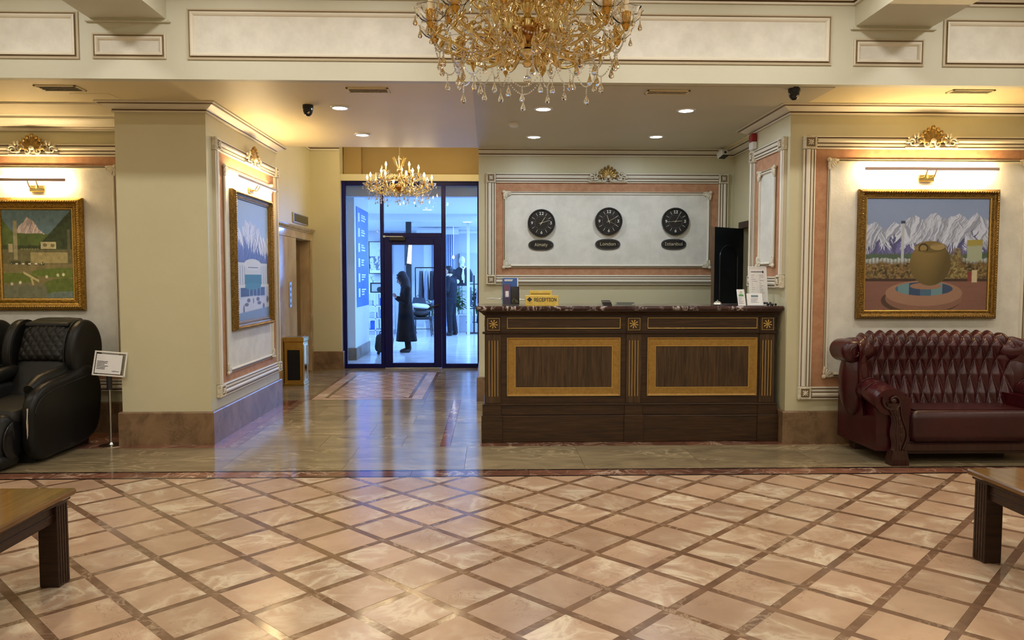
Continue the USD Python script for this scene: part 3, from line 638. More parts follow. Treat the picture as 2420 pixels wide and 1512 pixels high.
# ================================================================== PAINTINGS (flat prints computed as vertex colours)
def fb(S, T_, sc, seed=0, oct_=5): return meshkit.fbm(np.stack([S*sc, T_*sc, np.zeros_like(S)+seed*3.7], -1), oct_, seed)
def blend(img, mask, c):
    m = np.clip(mask, 0, 1)[..., None]; return img*(1-m)+np.asarray(c, float)*m
def soft(x, w): return np.clip(x/w+.5, 0, 1)
def ridged(S, T_, sx, sy, seed, oc=5):
    out, amp, tot = 0, 1.0, 0
    for o in range(oc):
        n = meshkit.noise(np.stack([S*sx*2**o+seed*5.1, T_*sy*2**o+.3*o, np.full_like(S, seed*1.7+o)], -1), seed+o); out = out+amp*(1-np.abs(2*n-1)); tot += amp; amp *= .5
    return out/tot
def mountains(img, S, T_, top, base, seed, snow, rock, blue, amp=.16, snowline=.5, lean=.5):
    pks = np.random.default_rng(seed); ridge = np.full_like(S, -9.0)
    for q in np.linspace(-.05, 1.05, 8): ridge = np.maximum(ridge, top+amp*pks.uniform(-.15, .75)-np.abs(S-q-pks.uniform(-.05, .05))*pks.uniform(.75, 1.15)*amp*6)
    ridge = ridge+amp*.55*(ridged(S, S*0, 9, 0, seed, 4)-.6)
    m = soft(ridge-T_, .006); h = np.clip((T_-base)/(ridge-base+1e-6), 0, 1)
    wq = (fb(S, T_, 6, seed+3)-.5)*.12; e = .004
    def H(x, y): return np.maximum(ridged(x+y*.62+wq, y*.8-x*.3, 6.0, 2.4, seed+9, 5), ridged(x-y*.55+wq, y*.8+x*.3, 6.5, 2.4, seed+15, 5))
    h0 = H(S, T_); lit = np.clip(.5+(H(S+e, T_)-h0)/e*.13, 0, 1)
    sn = soft(h+.75*(h0-.6)+.25*(lit-.5)-snowline, .05)
    rk = (np.asarray(rock)*(1-h[..., None])+np.asarray(blue)*h[..., None])*(.62+.62*lit[..., None])
    sw = np.asarray(snow)*(.50+.58*lit[..., None])+np.array([.0, .01, .05])*(1-lit[..., None])
    col = rk*(1-sn[..., None])+sw*sn[..., None]
    return img*(1-m[..., None])+col*m[..., None]
def leafy(bc, b2, hi=lin(146, 126, 86)):
    w0 = np.clip((bc-.44)/.22, 0, 1)[..., None]; w1 = np.clip((b2-.35)/.3, 0, 1)[..., None]
    lo = np.array(lin(50, 48, 36))*(1-w1)+np.array(lin(104, 84, 54))*w1
    return lo*(1-w0)+np.array(hi)*w0
def painting_apple(S, T_):
    A = 1.0
    img = np.zeros((*S.shape, 3)); img[:] = lin(138, 160, 204); img = img*(1-.18*(1-T_))[..., None]*(0.95+.1*fb(S, T_, 4, 3))[..., None]
    img = mountains(img, S, T_, .80, .42, 11, lin(194, 206, 234), lin(104, 102, 160), lin(96, 106, 168), .13, snowline=.50)
    hill = .50+.05*(fb(S, S*0, 4, 21)-.5)*2; img = blend(img, soft(hill-T_, .02), np.array(lin(74, 96, 84))*(.6+.8*fb(S, T_, 14, 22))[..., None])
    city = (T_ > .40) & (T_ < .445+.04*fb(S, S*0, 60, 23)); cw = np.where(np.modf(S*34)[0] < .55, 1, .55); img = blend(img, city*1.0, np.array(lin(176, 190, 196))*cw[..., None])
    tw = soft(.011-np.abs(S-.30), .004)*(T_ > .44)*(T_ < .79); img = blend(img, tw, lin(176, 186, 204)); img = blend(img, soft(.018-np.abs(S-.30), .004)*(np.abs(T_-.79) < .012), lin(60, 66, 90))
    bld = (np.abs(S-.89) < .06)*(T_ > .44)*(T_ < .585+.05*(S-.83)); img = blend(img, bld*1., lin(158, 170, 150)); img = blend(img, ((np.abs(S-.89) < .065)*(T_ > .575+.05*(S-.83))*(T_ < .63+.05*(S-.83)))*1., lin(158, 148, 80))
    bush = .40+.06*fb(S, S*0, 16, 31); bc = fb(S, T_, 70, 32, 4); b2 = fb(S, T_, 30, 33, 3); img = blend(img, soft(bush-T_, .03)*(T_ > .25), leafy(bc, b2))
    tree = soft(.075-np.abs(S-.745)-(T_-.40)*.35, .05)*(T_ > .28)*(T_ < .56); img = blend(img, tree, leafy(bc, b2*.6+.35, lin(150, 142, 96)))
    g = soft(.265-T_, .006); img = blend(img, g, np.array(lin(126, 90, 82))*(.9+.2*fb(S*.5, T_*3, 16, 41))[..., None]); img = blend(img, soft(.012-np.abs(T_-.27), .005), lin(62, 46, 44))
    person = soft(.022-np.abs(S-.895), .006)*(T_ > .25)*(T_ < .36); img = blend(img, person, lin(196, 186, 158)); person = soft(.016-np.abs(S-.855), .006)*(T_ > .26)*(T_ < .345); img = blend(img, person, lin(124, 60, 58))
    def E(cx, cy, rx, ry): return 1-np.sqrt(((S-cx)/rx)**2+((T_-cy)/ry)**2)
    img = blend(img, soft(E(.46, .085, .325, .125), .012), lin(78, 58, 52)); img = blend(img, soft(E(.485, .105, .315, .125), .012), lin(132, 98, 86)); img = blend(img, soft(E(.485, .15, .315, .115), .01), lin(154, 120, 104))
    wq = np.floor(S*11)*7.3 % 1; wc = np.where((wq < .4)[..., None], lin(54, 76, 112), np.where((wq < .7)[..., None], lin(70, 104, 134), lin(104, 142, 156))); img = blend(img, soft(E(.485, .19, .235, .062), .02), wc); img = blend(img, soft(E(.50, .215, .13, .03), .03), lin(150, 118, 100))
    ap = E(.53, .42, .168, .20); r = np.clip(1-ap, 0, 1); lt = .55+1.05*np.clip(.45-((S-.47)*1.9)**2*4+(T_-.42)*1.5, 0, 1)
    img = blend(img, soft(ap, .015), np.array(lin(118, 102, 62))*lt[..., None]); img = blend(img, soft(E(.53, .565, .135, .05), .08)*.8, lin(96, 82, 46)); img = blend(img, soft(E(.585, .57, .06, .03), .1), lin(156, 138, 94)); img = blend(img, soft(E(.45, .56, .055, .024), .15), lin(140, 122, 78)); img = blend(img, soft(E(.53, .60, .09, .022), .2)*.7, lin(128, 110, 66)); img = blend(img, soft(.006-np.abs(np.sqrt(((S-.47)/1)**2+((T_-.555)/1.1)**2)-.035), .004)*(T_ > .53), lin(56, 46, 26))
    return img
def painting_valley(S, T_):
    img = np.zeros((*S.shape, 3)); img[:] = lin(84, 108, 116); img = img*(.8+.25*fb(S, T_, 5, 1))[..., None]
    img2 = mountains(img, S, T_, .93-np.abs(S-.36)*1.0, .62, 44, lin(190, 172, 160), lin(110, 104, 100), lin(120, 112, 106), .08, snowline=.3); img = np.where(((np.abs(S-.36) < .26))[..., None], img2, img)
    h2 = .72+.03*fb(S, S*0, 8, 7); img = blend(img, soft(h2+np.maximum(0, .18-S)*.9-T_, .01), np.array(lin(74, 88, 40))*(.6+.7*fb(S, T_, 9, 8))[..., None])
    rh = .60+np.maximum(0, S-.52)*.85; img = blend(img, soft(rh+.03*(fb(S, S*0, 40, 9)-.5)-T_, .012), np.array(lin(50, 60, 34))*(.5+.8*fb(S, T_, 24, 10))[..., None])
    img = blend(img, ((T_ < .565)*(T_ > .51)*(S > .25)*(S < .52))*np.where(np.modf(S*26)[0] < .5, .9, .2), lin(140, 132, 88))
    img = blend(img, soft(.555-T_, .01), np.array(lin(92, 88, 58))*(.7+.5*fb(S, T_, 10, 12))[..., None]); img = blend(img, ((T_ > .40)*(T_ < .52)*(S > .4)*(S < .93))*.9, lin(142, 130, 88))
    img = blend(img, ((S > .55)*(S < .77)*(T_ > .56)*(T_ < .64))*1., lin(168, 158, 118)); img = blend(img, ((np.hypot((S-.61)/.03, (T_-.605)/.02) < 1) | (np.hypot((S-.72)/.03, (T_-.60)/.02) < 1))*.8, lin(80, 72, 48))
    img = blend(img, soft(.028-np.abs(S-.19), .006)*(T_ > .44)*(T_ < .88), lin(128, 122, 92)); img = blend(img, soft(.02-np.abs(S-.95), .006)*(T_ > .42)*(T_ < .78), lin(84, 80, 58))
    img = blend(img, soft(.03-np.abs(S-.12), .02)*(T_ > .52)*(T_ < .62), lin(150, 140, 110))
    img = blend(img, soft(.39-T_, .01), np.array(lin(110, 100, 66))*(.8+.35*fb(S, T_, 12, 13))[..., None]); img = blend(img, ((T_ > .375)*(T_ < .42)*(fb(S, T_, 30, 14) > .5)*(S > .1)*(S < .6))*.8, lin(50, 52, 30)); img = blend(img, ((T_ > .385)*(T_ < .398)*(np.modf(S*11)[0] < .4)*(S > .12)*(S < .56))*1., lin(190, 186, 170))
    img = blend(img, soft(1-np.hypot((S-.16)/.34, (T_-.23)/.06), .1), lin(82, 94, 38)); img = blend(img, soft(1-np.hypot((S-.85)/.45, (T_-.29)/.055), .1), lin(84, 98, 40)); img = blend(img, soft(1-np.hypot((S-.86)/.32, (T_-.12)/.11), .1), lin(80, 92, 40))
    img = blend(img, soft(.17-T_-.1*np.abs(S-.25), .06)*(S < .62), np.array(lin(92, 94, 74))); img = blend(img, soft(1-np.hypot((S-.9)/.3, (T_-.03)/.05), .1), lin(92, 104, 96))
    bird = soft(.014-np.abs((T_-.245)+(S-.4)*.45), .006)*(np.abs(S-.4) < .11); img = blend(img, bird, lin(160, 150, 106)); img = blend(img, soft(.014-np.abs((S-.41)-(.2-T_)*.3), .008)*(T_ > .15)*(T_ < .25), lin(150, 138, 98))
    for cx, cy in ((.62, .245), (.78, .265), (.86, .27), (.12, .165), (.24, .18)): img = blend(img, soft(1-np.hypot((S-cx)/.02, (T_-cy)/.018), .4), lin(176, 170, 140))
    tx = fb(S, T_, 26, 71, 4)-.5
    return np.clip(img*1.85*(1+.8*tx[..., None]), 0, 1)
def painting_peak(S, T_):
    img = np.zeros((*S.shape, 3)); img[:] = lin(158, 178, 204); img = img*(.94+.1*fb(S, T_, 4, 2))[..., None]
    img = mountains(img, S, T_, .80-.22*np.abs(S-.52), .46, 61, lin(214, 216, 224), lin(84, 92, 146), lin(104, 114, 170), .12, snowline=.62, lean=-.3)
    img = blend(img, soft(.50-T_, .03), lin(86, 84, 118)); img = blend(img, ((T_ < .485)*(T_ > .30)*(S > .05)*(S < .95))*1., lin(196, 200, 198)); img = blend(img, ((T_ < .46)*(T_ > .30)*(np.modf(S*16)[0] < .3)*((S < .28) | (S > .74)))*.8, lin(140, 144, 152))
    img = blend(img, ((1-np.hypot((S-.5)/.26, (T_-.47)/.05) > 0))*1., lin(206, 208, 204)); img = blend(img, ((S > .26)*(S < .76)*(T_ > .26)*(T_ < .385))*1., lin(62, 112, 118)); img = blend(img, ((S > .36)*(S < .66)*(np.abs(T_-.445) < .004))*1., lin(90, 96, 100))
    img = blend(img, (T_ < .29)*1., lin(178, 186, 206)); img = blend(img, ((T_ < .30)*(T_ > .275)*((S < .3) | (S > .74)))*1., lin(206, 208, 200)); img = blend(img, ((T_ < .275)*(T_ > .2)*(S > .14)*(S < .86))*1., lin(58, 70, 96)); img = blend(img, (T_ < .275)*(T_ > .17)*((np.abs(np.modf(S*9)[0]-.5) < .04))*(S > .3)*(S < .75)*1., lin(196, 206, 224)); img = blend(img, (1-np.hypot((S-.5)/.24, (T_-.285)/.03) > 0)*1., lin(70, 124, 130))
    img = blend(img, soft(.2-T_-.05*np.abs(S-.5), .02), np.array(lin(196, 200, 212))*(.9+.2*fb(S, T_, 8, 66))[..., None])
    for cx, cy, rx, ry in ((.36, .165, .05, .018), (.64, .17, .05, .018), (.30, .13, .06, .015), (.68, .135, .06, .015), (.22, .09, .02, .04), (.82, .10, .035, .03), (.5, .16, .015, .025), (.06, .15, .04, .03), (.95, .16, .04, .03)): img = blend(img, soft(1-np.hypot((S-cx)/rx, (T_-cy)/ry), .4), lin(96, 88, 104))
    img = blend(img, soft(.062-T_+.03*S, .01), lin(120, 138, 166)*(np.asarray(1.0))); return img
canvas_mat = mat_col('oil_canvas', rough=0.42, bump=0.25, bscale=140)
def picture(label, O, U, N, u0, u1, z0, z1, fw, fn, mat, ornate, dep=.06, base_n=.014, res=(320, 300), lining=True, rope=True):
    O = np.asarray(O, float); U = np.asarray(U, float); N = np.asarray(N, float)
    t = Thing('framed_painting', label, 'painting', tuple(O+U*(u0+u1)/2+np.array([0, 0, z0])))
    def P(nm, m, mt, col=None, **k): return t.part(nm, frame_map(m, O, U, N), mt, col=col, **k)
    b = base_n
    prof = [(0, b), (0, b+dep*.55), (fw*.10, b+dep*.72), (fw*.2, b+dep*.95), (fw*.30, b+dep), (fw*.40, b+dep*.9), (fw*.46, b+dep*.62), (fw*.62, b+dep*.5), (fw*.74, b+dep*.56), (fw*.80, b+dep*.45), (fw*.86, b+dep*.45), (fw*.97, b+dep*.36), (fw, b+dep*.22)]
    v, f, c = frame_sweep(prof, u0, u1, z0, z1); fr = P('frame', (v, f), mat)
    if rope:
        beads = []; step = .022; off = fw*.3; hh = b+dep*.98
        for a0, a1, fx, hor in ((u0+off, u1-off, z0+off, 1), (u0+off, u1-off, z1-off, 1), (z0+off, z1-off, u0+off, 0), (z0+off, z1-off, u1-off, 0)):
            for q in np.arange(a0, a1, step):
                ca = .75; R = np.array([[math.cos(ca), -math.sin(ca), 0], [math.sin(ca), math.cos(ca), 0], [0, 0, 1]])
                beads.append(ell((q, fx, hh) if hor else (fx, q, hh), (.0125, .006, .007), 0, R))
        P('rope_bead', cat(*beads), gold_line if ornate else mat, under=fr)
    if lining:
        v, f, c = frame_sweep([(fw*.84, b+dep*.46), (fw*.88, b+dep*.5), (fw*.93, b+dep*.42)], u0, u1, z0, z1); P('gold_slip', (v, f), gold_line, under=fr)
    a0, a1, c0, c1 = u0+fw*.97, u1-fw*.97, z0+fw*.97, z1-fw*.97
    s = np.linspace(0, 1, res[0]); r = np.linspace(0, 1, res[1]); S, T_ = np.meshgrid(s, r)
    img = np.clip(fn(S, T_), 0, 1)
    v, f = grid(np.stack([a0+(a1-a0)*S, c0+(c1-c0)*T_, np.full_like(S, b+dep*.24)], -1)); P('canvas', (v, f), canvas_mat, col=img.reshape(-1, 3))
    return t
picture('large painting of a giant apple fountain before snowy mountains, above the sofa', (0, 6.70, 0), (1, 0, 0), (0, -1, 0), 3.262, 4.53, 1.125, 2.272, .082, painting_apple, gold_dark, False)
picture('gold framed painting of a green valley with a peak, above the massage chairs', (0, 7.35, 0), (1, 0, 0), (0, -1, 0), -4.71, -3.835, 1.178, 2.235, .115, painting_valley, gold_frame, True, res=(220, 280))
picture('narrow dark framed painting of a blue mountain and white building on the pier side', (-2.485, 0, 0), (0, 1, 0), (1, 0, 0), 7.33, 8.60, .975, 2.335, .085, painting_peak, gold_dark, False, res=(200, 280), lining=False)

# ================================================================== RECEPTION COUNTER
ct = Thing('reception_counter', 'long dark oak reception counter with gold panels and red marble top', 'reception counter', (1.29, 7.1, 0))
X0, X1, FY = -0.045, 2.60, 6.82
ct.part('plinth', cat(bx(X0-.02, X1+.02, FY-.035, 7.40, 0, .245, .006), bx(X0-.03, .115, FY-.05, FY, 0, .248, .004), bx(1.215, 1.395, FY-.05, FY, 0, .248, .004), bx(2.435, X1+.03, FY-.05, FY, 0, .248, .004)), wood_h)
ct.part('upper_plinth', cat(bx(X0-.01, X1+.01, FY-.02, 7.39, .245, .345, .005), bx(X0-.02, .105, FY-.032, FY, .245, .347, .004), bx(1.222, 1.388, FY-.032, FY, .245, .347, .004), bx(2.442, X1+.02, FY-.032, FY, .245, .347, .004), bx(X0-.016, X1+.016, FY-.038, FY, .338, .352, .004)), wood_h)
ct.part('carcass', bx(X0, X1, FY, 7.38, .345, 1.14), wood_h)
ct.part('string_moulding', cat(bx(X0-.015, X1+.015, FY-.022, FY+.01, .985, 1.003, .006), bx(X0-.022, .10, FY-.032, FY, .985, 1.005, .006), bx(1.23, 1.38, FY-.032, FY, .985, 1.005, .006), bx(2.45, X1+.022, FY-.032, FY, .985, 1.005, .006)), wood_dark)
cp = [(0.0, 1.138), (.0, 1.15), (.012, 1.155), (.02, 1.165), (.036, 1.178), (.05, 1.186), (.052, 1.195), (0.0, 1.195)]
v, f, c = wall_run([(X0, 7.38), (X0, FY), (X1+.035, FY)], [(a, z) for a, z in cp], side=1)
ct.part('cornice', (v, f), wood_dark)
ogee = [(.0, 0.0), (.062, 0.0), (.068, .008), (.074, .012), (.078, .022), (.074, .034), (.066, .040), (0, .040)]
v, f, c = wall_run([(X0, 7.40), (X0, FY), (X1+.045, FY)], [(a, 1.196+z) for a, z in ogee], side=1)
ct.part('marble_top', cat((v, f), bx(X0, X1+.045, FY, 7.42, 1.198, 1.236)), m_top, label='dark red marble worktop with white veins')
for px0 in (-.035, 1.235, 2.455):
    pl = ct.part('pilaster', bx(px0, px0+.14 if px0 > 0 else px0+.135, FY-.014, FY+.01, .352, .985, .003), wood_v)
    for k in range(4): ct.part('gold_flute', bx(px0+.026+k*.026, px0+.032+k*.026, FY-.017, FY-.012, .415, .925, .002), gold_line, under=pl)
    bk = ct.part('rosette_block', bx(px0, px0+.14 if px0 > 0 else px0+.135, FY-.014, FY+.01, 1.004, 1.138, .003), wood_h)
    cx, cz = px0+.068, 1.072; rs = [cyl((cx, FY-.016, cz), .009, .006, 12, 'y')]
    for k in range(8):
        a = k*PI/4+.2; rs.append(xf(hull([(x, y, z) for x, z in ((.005, -.0022), (.038, -.0050), (.040, 0), (.038, .0050), (.005, .0022)) for y in (-.005, .003)]), ry=a, loc=(cx, FY-.015, cz)))
    ct.part('gold_rosette', cat(*rs), gold_line, under=bk)
    v, f, c = frame_sweep([(0, .0), (0, .004), (.003, .004), (.003, 0)], px0+.016, px0+.124, 1.018, 1.126); ct.part('gold_edge', frame_map((v, f), (0, FY-.014, 0), (1, 0, 0), (0, -1, 0)), gold_line, under=bk)
for a, b in ((.155, 1.182), (1.428, 2.432)):
    fp = ct.part('frieze_panel', bx(a, b, FY-.006, FY+.004, 1.032, 1.128, .002), wood_h)
    v, f, c = frame_sweep([(0, 0), (0, .005), (.003, .007), (.006, .005), (.006, 0)], a, b, 1.030, 1.130); ct.part('gold_border', frame_map((v, f), (0, FY-.004, 0), (1, 0, 0), (0, -1, 0)), gold_line, under=fp)
    z0, z1 = .420, .948
    gf = ct.part('gold_panel_frame', (lambda v, f, c: frame_map((v, f), (0, FY, 0), (1, 0, 0), (0, -1, 0)))(*frame_sweep([(0, 0), (0, .016), (.005, .018), (.012, .012), (.02, .010), (.024, .0105), (.074, .0105), (.078, .008)], a, b, z0, z1)), gold_paint)
    ct.part('gold_bead', (lambda v, f, c: frame_map((v, f), (0, FY, 0), (1, 0, 0), (0, -1, 0)))(*frame_sweep([(.0, .014), (.001, .0195), (.004, .0195), (.006, .016)], a, b, z0, z1)), gold_line, under=gf)
    ct.part('gold_bead', (lambda v, f, c: frame_map((v, f), (0, FY, 0), (1, 0, 0), (0, -1, 0)))(*frame_sweep([(.072, .009), (.073, .0135), (.077, .0135), (.079, .005)], a, b, z0, z1)), gold_line, under=gf)
    ct.part('oak_panel', bx(a+.078, b-.078, FY-.0085, FY+.004, z0+.078, z1-.078), wood_v, under=gf)
ct.part('side_rosette', cat(cyl((X0-.004, 6.90, 1.072), .03, .008, 10, 'x')), gold_line)

# ---- things on the counter
CT = 1.236
def facing(yaw=0.0, tilt=0.0):
    """U, up, for a card facing the lobby (-y), turned by yaw, leaning back by tilt"""
    U = np.array([math.cos(yaw), math.sin(yaw), 0]); N = np.array([math.sin(yaw), -math.cos(yaw), 0])
    V = np.array([0, 0, 1.0])*math.cos(tilt)-N*math.sin(tilt); return U, V, np.cross(U, V)
def card(O, U, V, N, w_, h_, d, b=.002, y0=0.0):
    m = bx(-w_/2, w_/2, y0, y0+h_, -d, 0, b); v = m[0]
    return np.asarray(O)+v[:, :1]*U+v[:, 1:2]*V+v[:, 2:3]*N, m[1]
def lines(O, U, V, N, w_, z0, z1, n, th, seed, n0=.0006, frac=(.5, 1)):
    r = np.random.default_rng(seed); ms = []
    for z in np.linspace(z0, z1, n):
        L_ = w_*r.uniform(*frac); m = bx(-w_/2, -w_/2+L_, z, z+th, 0, .0005); v = m[0]; ms.append((np.asarray(O)+v[:, :1]*U+v[:, 1:2]*V+(v[:, 2:3]+n0)*N, m[1]))
    return cat(*ms)
U, V, N = facing(0, .10)
gold_sign = mat_noise('gold_sign_plate', lin(222, 188, 84), lin(236, 206, 110), 20, rough=.3, metal=.4)
O = np.array([.475, 6.90, CT])
t = Thing('reception_sign', 'gold reception sign with black lettering standing at the front of the counter', 'sign', tuple(O))
t.part('plate', card(O, U, V, N, .305, .092, .004), gold_sign); t.part('foot', bx(.325, .625, 6.90, 6.96, CT, CT+.004), gold_sign)
t.part('lettering', text('RECEPTION', .031, O+U*.032+V*.038+N*.0008, U, V, .001, bold=True, width=.205), ink)
dm = hull([(-.024, 0, 0), (.024, 0, 0), (0, .024, 0), (0, -.024, 0), (-.024, 0, .001), (.024, 0, .001), (0, .024, .001), (0, -.024, .001)]); v = dm[0]; Oc = O-U*.112+V*.055+N*.0006
t.part('diamond_emblem', (Oc+v[:, :1]*U+v[:, 1:2]*V+v[:, 2:3]*N, dm[1]), ink); t.part('rule', lines(O-U*.112, U, V, N, .045, .022, .023, 1, .002, 1, frac=(1, 1.01)), ink)
O = np.array([.475, 7.05, CT]); t = Thing('gold_plate_sign', 'second gold plate half hidden behind the reception sign', 'sign', tuple(O))
t.part('plate', card(O, U, V, N, .215, .135, .004), gold_sign); t.part('lettering', lines(O+V*.098, U, V, N, .18, 0, .001, 1, .012, 5, frac=(.9, 1)), mat_plain('gold_engraving', lin(160, 128, 50), .5)); t.part('foot', bx(.37, .58, 7.05, 7.10, CT, CT+.004), gold_sign)
# brochure stand
U, V, N = facing(.05, .12); O = np.array([.19, 6.93, CT])
t = Thing('brochure_stand', 'clear acrylic brochure stand at the left end of the counter', 'brochure holder', tuple(O))
t.part('back_plate', card(O, U, V, N, .155, .255, .003), acrylic); t.part('tray', cat(card(O+N*.035, U, V, N, .155, .085, .003), card(O+N*.018, U, V, N, .155, .004, .036)), acrylic)
bl = mat_plain('print_blue', lin(52, 96, 170), .4)
t = Thing('blue_brochure', 'blue leaflet with white heading in the acrylic brochure stand', 'brochure', tuple(O)); t.part('cover', card(O+N*.008-U*.004, U, V, N, .135, .245, .004, y0=.006), bl); t.part('heading', lines(O+N*.0085-U*.004, U, V, N, .10, .222, .232, 2, .007, 3, frac=(.7, 1)), paper); t.part('border', card(O+N*.0075+U*.066, U, V, N, .012, .245, .003, y0=.006), paper)
t = Thing('maroon_brochure', 'slim purple leaflet with small white picture in front of the blue leaflet', 'brochure', tuple(O)); t.part('cover', card(O+N*.02-U*.032, U, V, N, .062, .19, .003, y0=.006), mat_plain('print_plum', lin(92, 78, 116), .45)); t.part('picture', card(O+N*.0205-U*.032, U, V, N, .03, .055, .0005, y0=.075), paper); t.part('heading', lines(O+N*.0205-U*.032, U, V, N, .04, .145, .165, 3, .004, 3, frac=(.7, 1)), mat_plain('print_red', lin(170, 60, 60), .5))
t = Thing('black_booklet', 'black booklet with pale flowers on its cover, in the brochure stand', 'booklet', tuple(O)); t.part('cover', card(O+N*.021+U*.042, U, V, N, .076, .165, .006, y0=.006), black_gloss)
fl = [ell((O+N*.0215+U*(.042+dx)+V*dz), (.006, .002, .009), 1) for dx, dz in ((-.02, .05), (-.012, .062), (.0, .045), (.012, .04), (.02, .03), (-.024, .035), (.006, .03))]; t.part('flowers', cat(*fl), mat_plain('print_leaf', lin(120, 124, 90), .5))
solo('desk_pen', tube([(-.03, 6.93, CT+.062), (.02, 6.94, CT+.064), (.33, 6.99, CT+.050)], .0035, 8), steel, 'thin steel rod lying across the brochure stand on the counter', 'rod')
# small items
t = Thing('card_box', 'small black card box on the middle of the counter', 'box', (1.075, 6.95, CT)); t.part('body', hull([(x, y, z) for x, y, z in ((1.04, 6.91, CT), (1.12, 6.91, CT), (1.12, 6.98, CT), (1.04, 6.98, CT), (1.03, 6.92, CT+.035), (1.11, 6.92, CT+.035), (1.11, 6.99, CT+.045), (1.03, 6.99, CT+.045))]), black_gloss); t.part('lid_edge', bx(1.03, 1.11, 6.915, 6.921, CT+.03, CT+.036), steel)
t = Thing('card_tray', 'clear acrylic card tray with dark print on the counter', 'tray', (1.24, 6.93, CT)); t.part('body', cat(bx(1.15, 1.33, 6.90, 6.903, CT, CT+.03), bx(1.15, 1.33, 6.96, 6.963, CT, CT+.035), bx(1.15, 1.33, 6.90, 6.963, CT, CT+.003)), acrylic); t.part('print', lines(np.array([1.24, 6.8995, CT]), np.array([1., 0, 0]), np.array([0, 0, 1.]), np.array([0, -1., 0]), .16, .008, .02, 2, .006, 8, frac=(.8, 1)), ink)
t = Thing('service_bell', 'silver service bell on the counter near the dark door', 'bell', (2.105, 6.95, CT)); t.part('base', lathe([(0, 0), (.04, 0), (.042, .006), (.03, .008)], 24, (2.105, 6.95, CT)), black_gloss); t.part('dome', lathe([(.038, .008), (.036, .018), (.028, .03), (.014, .038), (0, .04)], 24, (2.105, 6.95, CT)), chrome, smooth=True); t.part('button', cyl((2.105, 6.95, CT+.038), .005, .012, 10), chrome)
U, V, N = facing(.12, .3); O = np.array([2.30, 6.84, CT]); t = Thing('leaflet_card', 'narrow white leaflet with a green logo leaning on the counter', 'leaflet', tuple(O)); t.part('card', card(O, U, V, N, .075, .155, .006), paper)
gl = mat_plain('print_green', lin(96, 160, 100), .5); t.part('logo', cat(card(O+N*.0006, U, V, N, .04, .018, .0006, y0=.092), lathe([(.010, 0), (.013, 0), (.013, .001), (.010, .001)], 16)) if False else card(O+N*.0006, U, V, N, .046, .018, .0006, y0=.088), gl); rg = tube([(O+U*.009*math.cos(a)+V*(.12+.013*math.sin(a))+N*.001) for a in np.linspace(0, 2*PI, 17)], .002, 5); t.part('logo_ring', rg, gl); t.part('small_print', lines(O-U*.006, U, V, N, .05, .02, .075, 6, .003, 4), ink_grey)
U, V, N = facing(.0, .35); O = np.array([2.425, 6.85, CT]); t = Thing('card_holder', 'white card holder with grey heading next to the green logo leaflet', 'card holder', tuple(O)); t.part('card', card(O, U, V, N, .145, .118, .008), paper); t.part('heading', card(O+N*.0006, U, V, N, .065, .02, .0006, y0=.082), mat_plain('print_teal', lin(120, 140, 150), .5)); t.part('small_print', lines(O, U, V, N, .075, .03, .07, 5, .003, 9), ink_grey); t.part('foot', bx(2.355, 2.495, 6.84, 6.91, CT, CT+.004), acrylic)
U, V, N = facing(.1, .16); O = np.array([2.495, 6.95, CT]); t = Thing('framed_notice', 'tall white framed notice leaning at the right end of the counter', 'notice frame', tuple(O)); t.part('sheet', card(O, U, V, N, .17, .36, .004), paper)
fr = [card(O+N*.003+U*s*.085, U, V, N, .012, .36, .008) for s in (-1, 1)]+[card(O+N*.003, U, V, N, .18, .012, .008, y0=z) for z in (0, .35)]; t.part('frame', cat(*fr), white_gloss)
t.part('heading', lines(O-U*.01, U, V, N, .11, .31, .312, 1, .006, 3, frac=(1, 1.01)), ink); t.part('emblem', card(O+N*.0006+U*.052, U, V, N, .012, .022, .0005, y0=.30), ink); t.part('small_print', cat(lines(O-U*.03, U, V, N, .07, .05, .28, 13, .003, 5, frac=(.2, .8)), lines(O+U*.04, U, V, N, .05, .05, .28, 15, .003, 6, frac=(.2, .9))), ink_grey)
bd = [ell((2.52+.01*k+.012*math.sin(k*1.7), 6.86+.02*math.cos(k*2.1), CT+.011+.012*(k % 3 == 0)), (.011, .011, .011), 1) for k in range(9)]; solo('bead_string', cat(*bd), black_gloss, 'string of dark beads at the right end of the counter', 'beads')

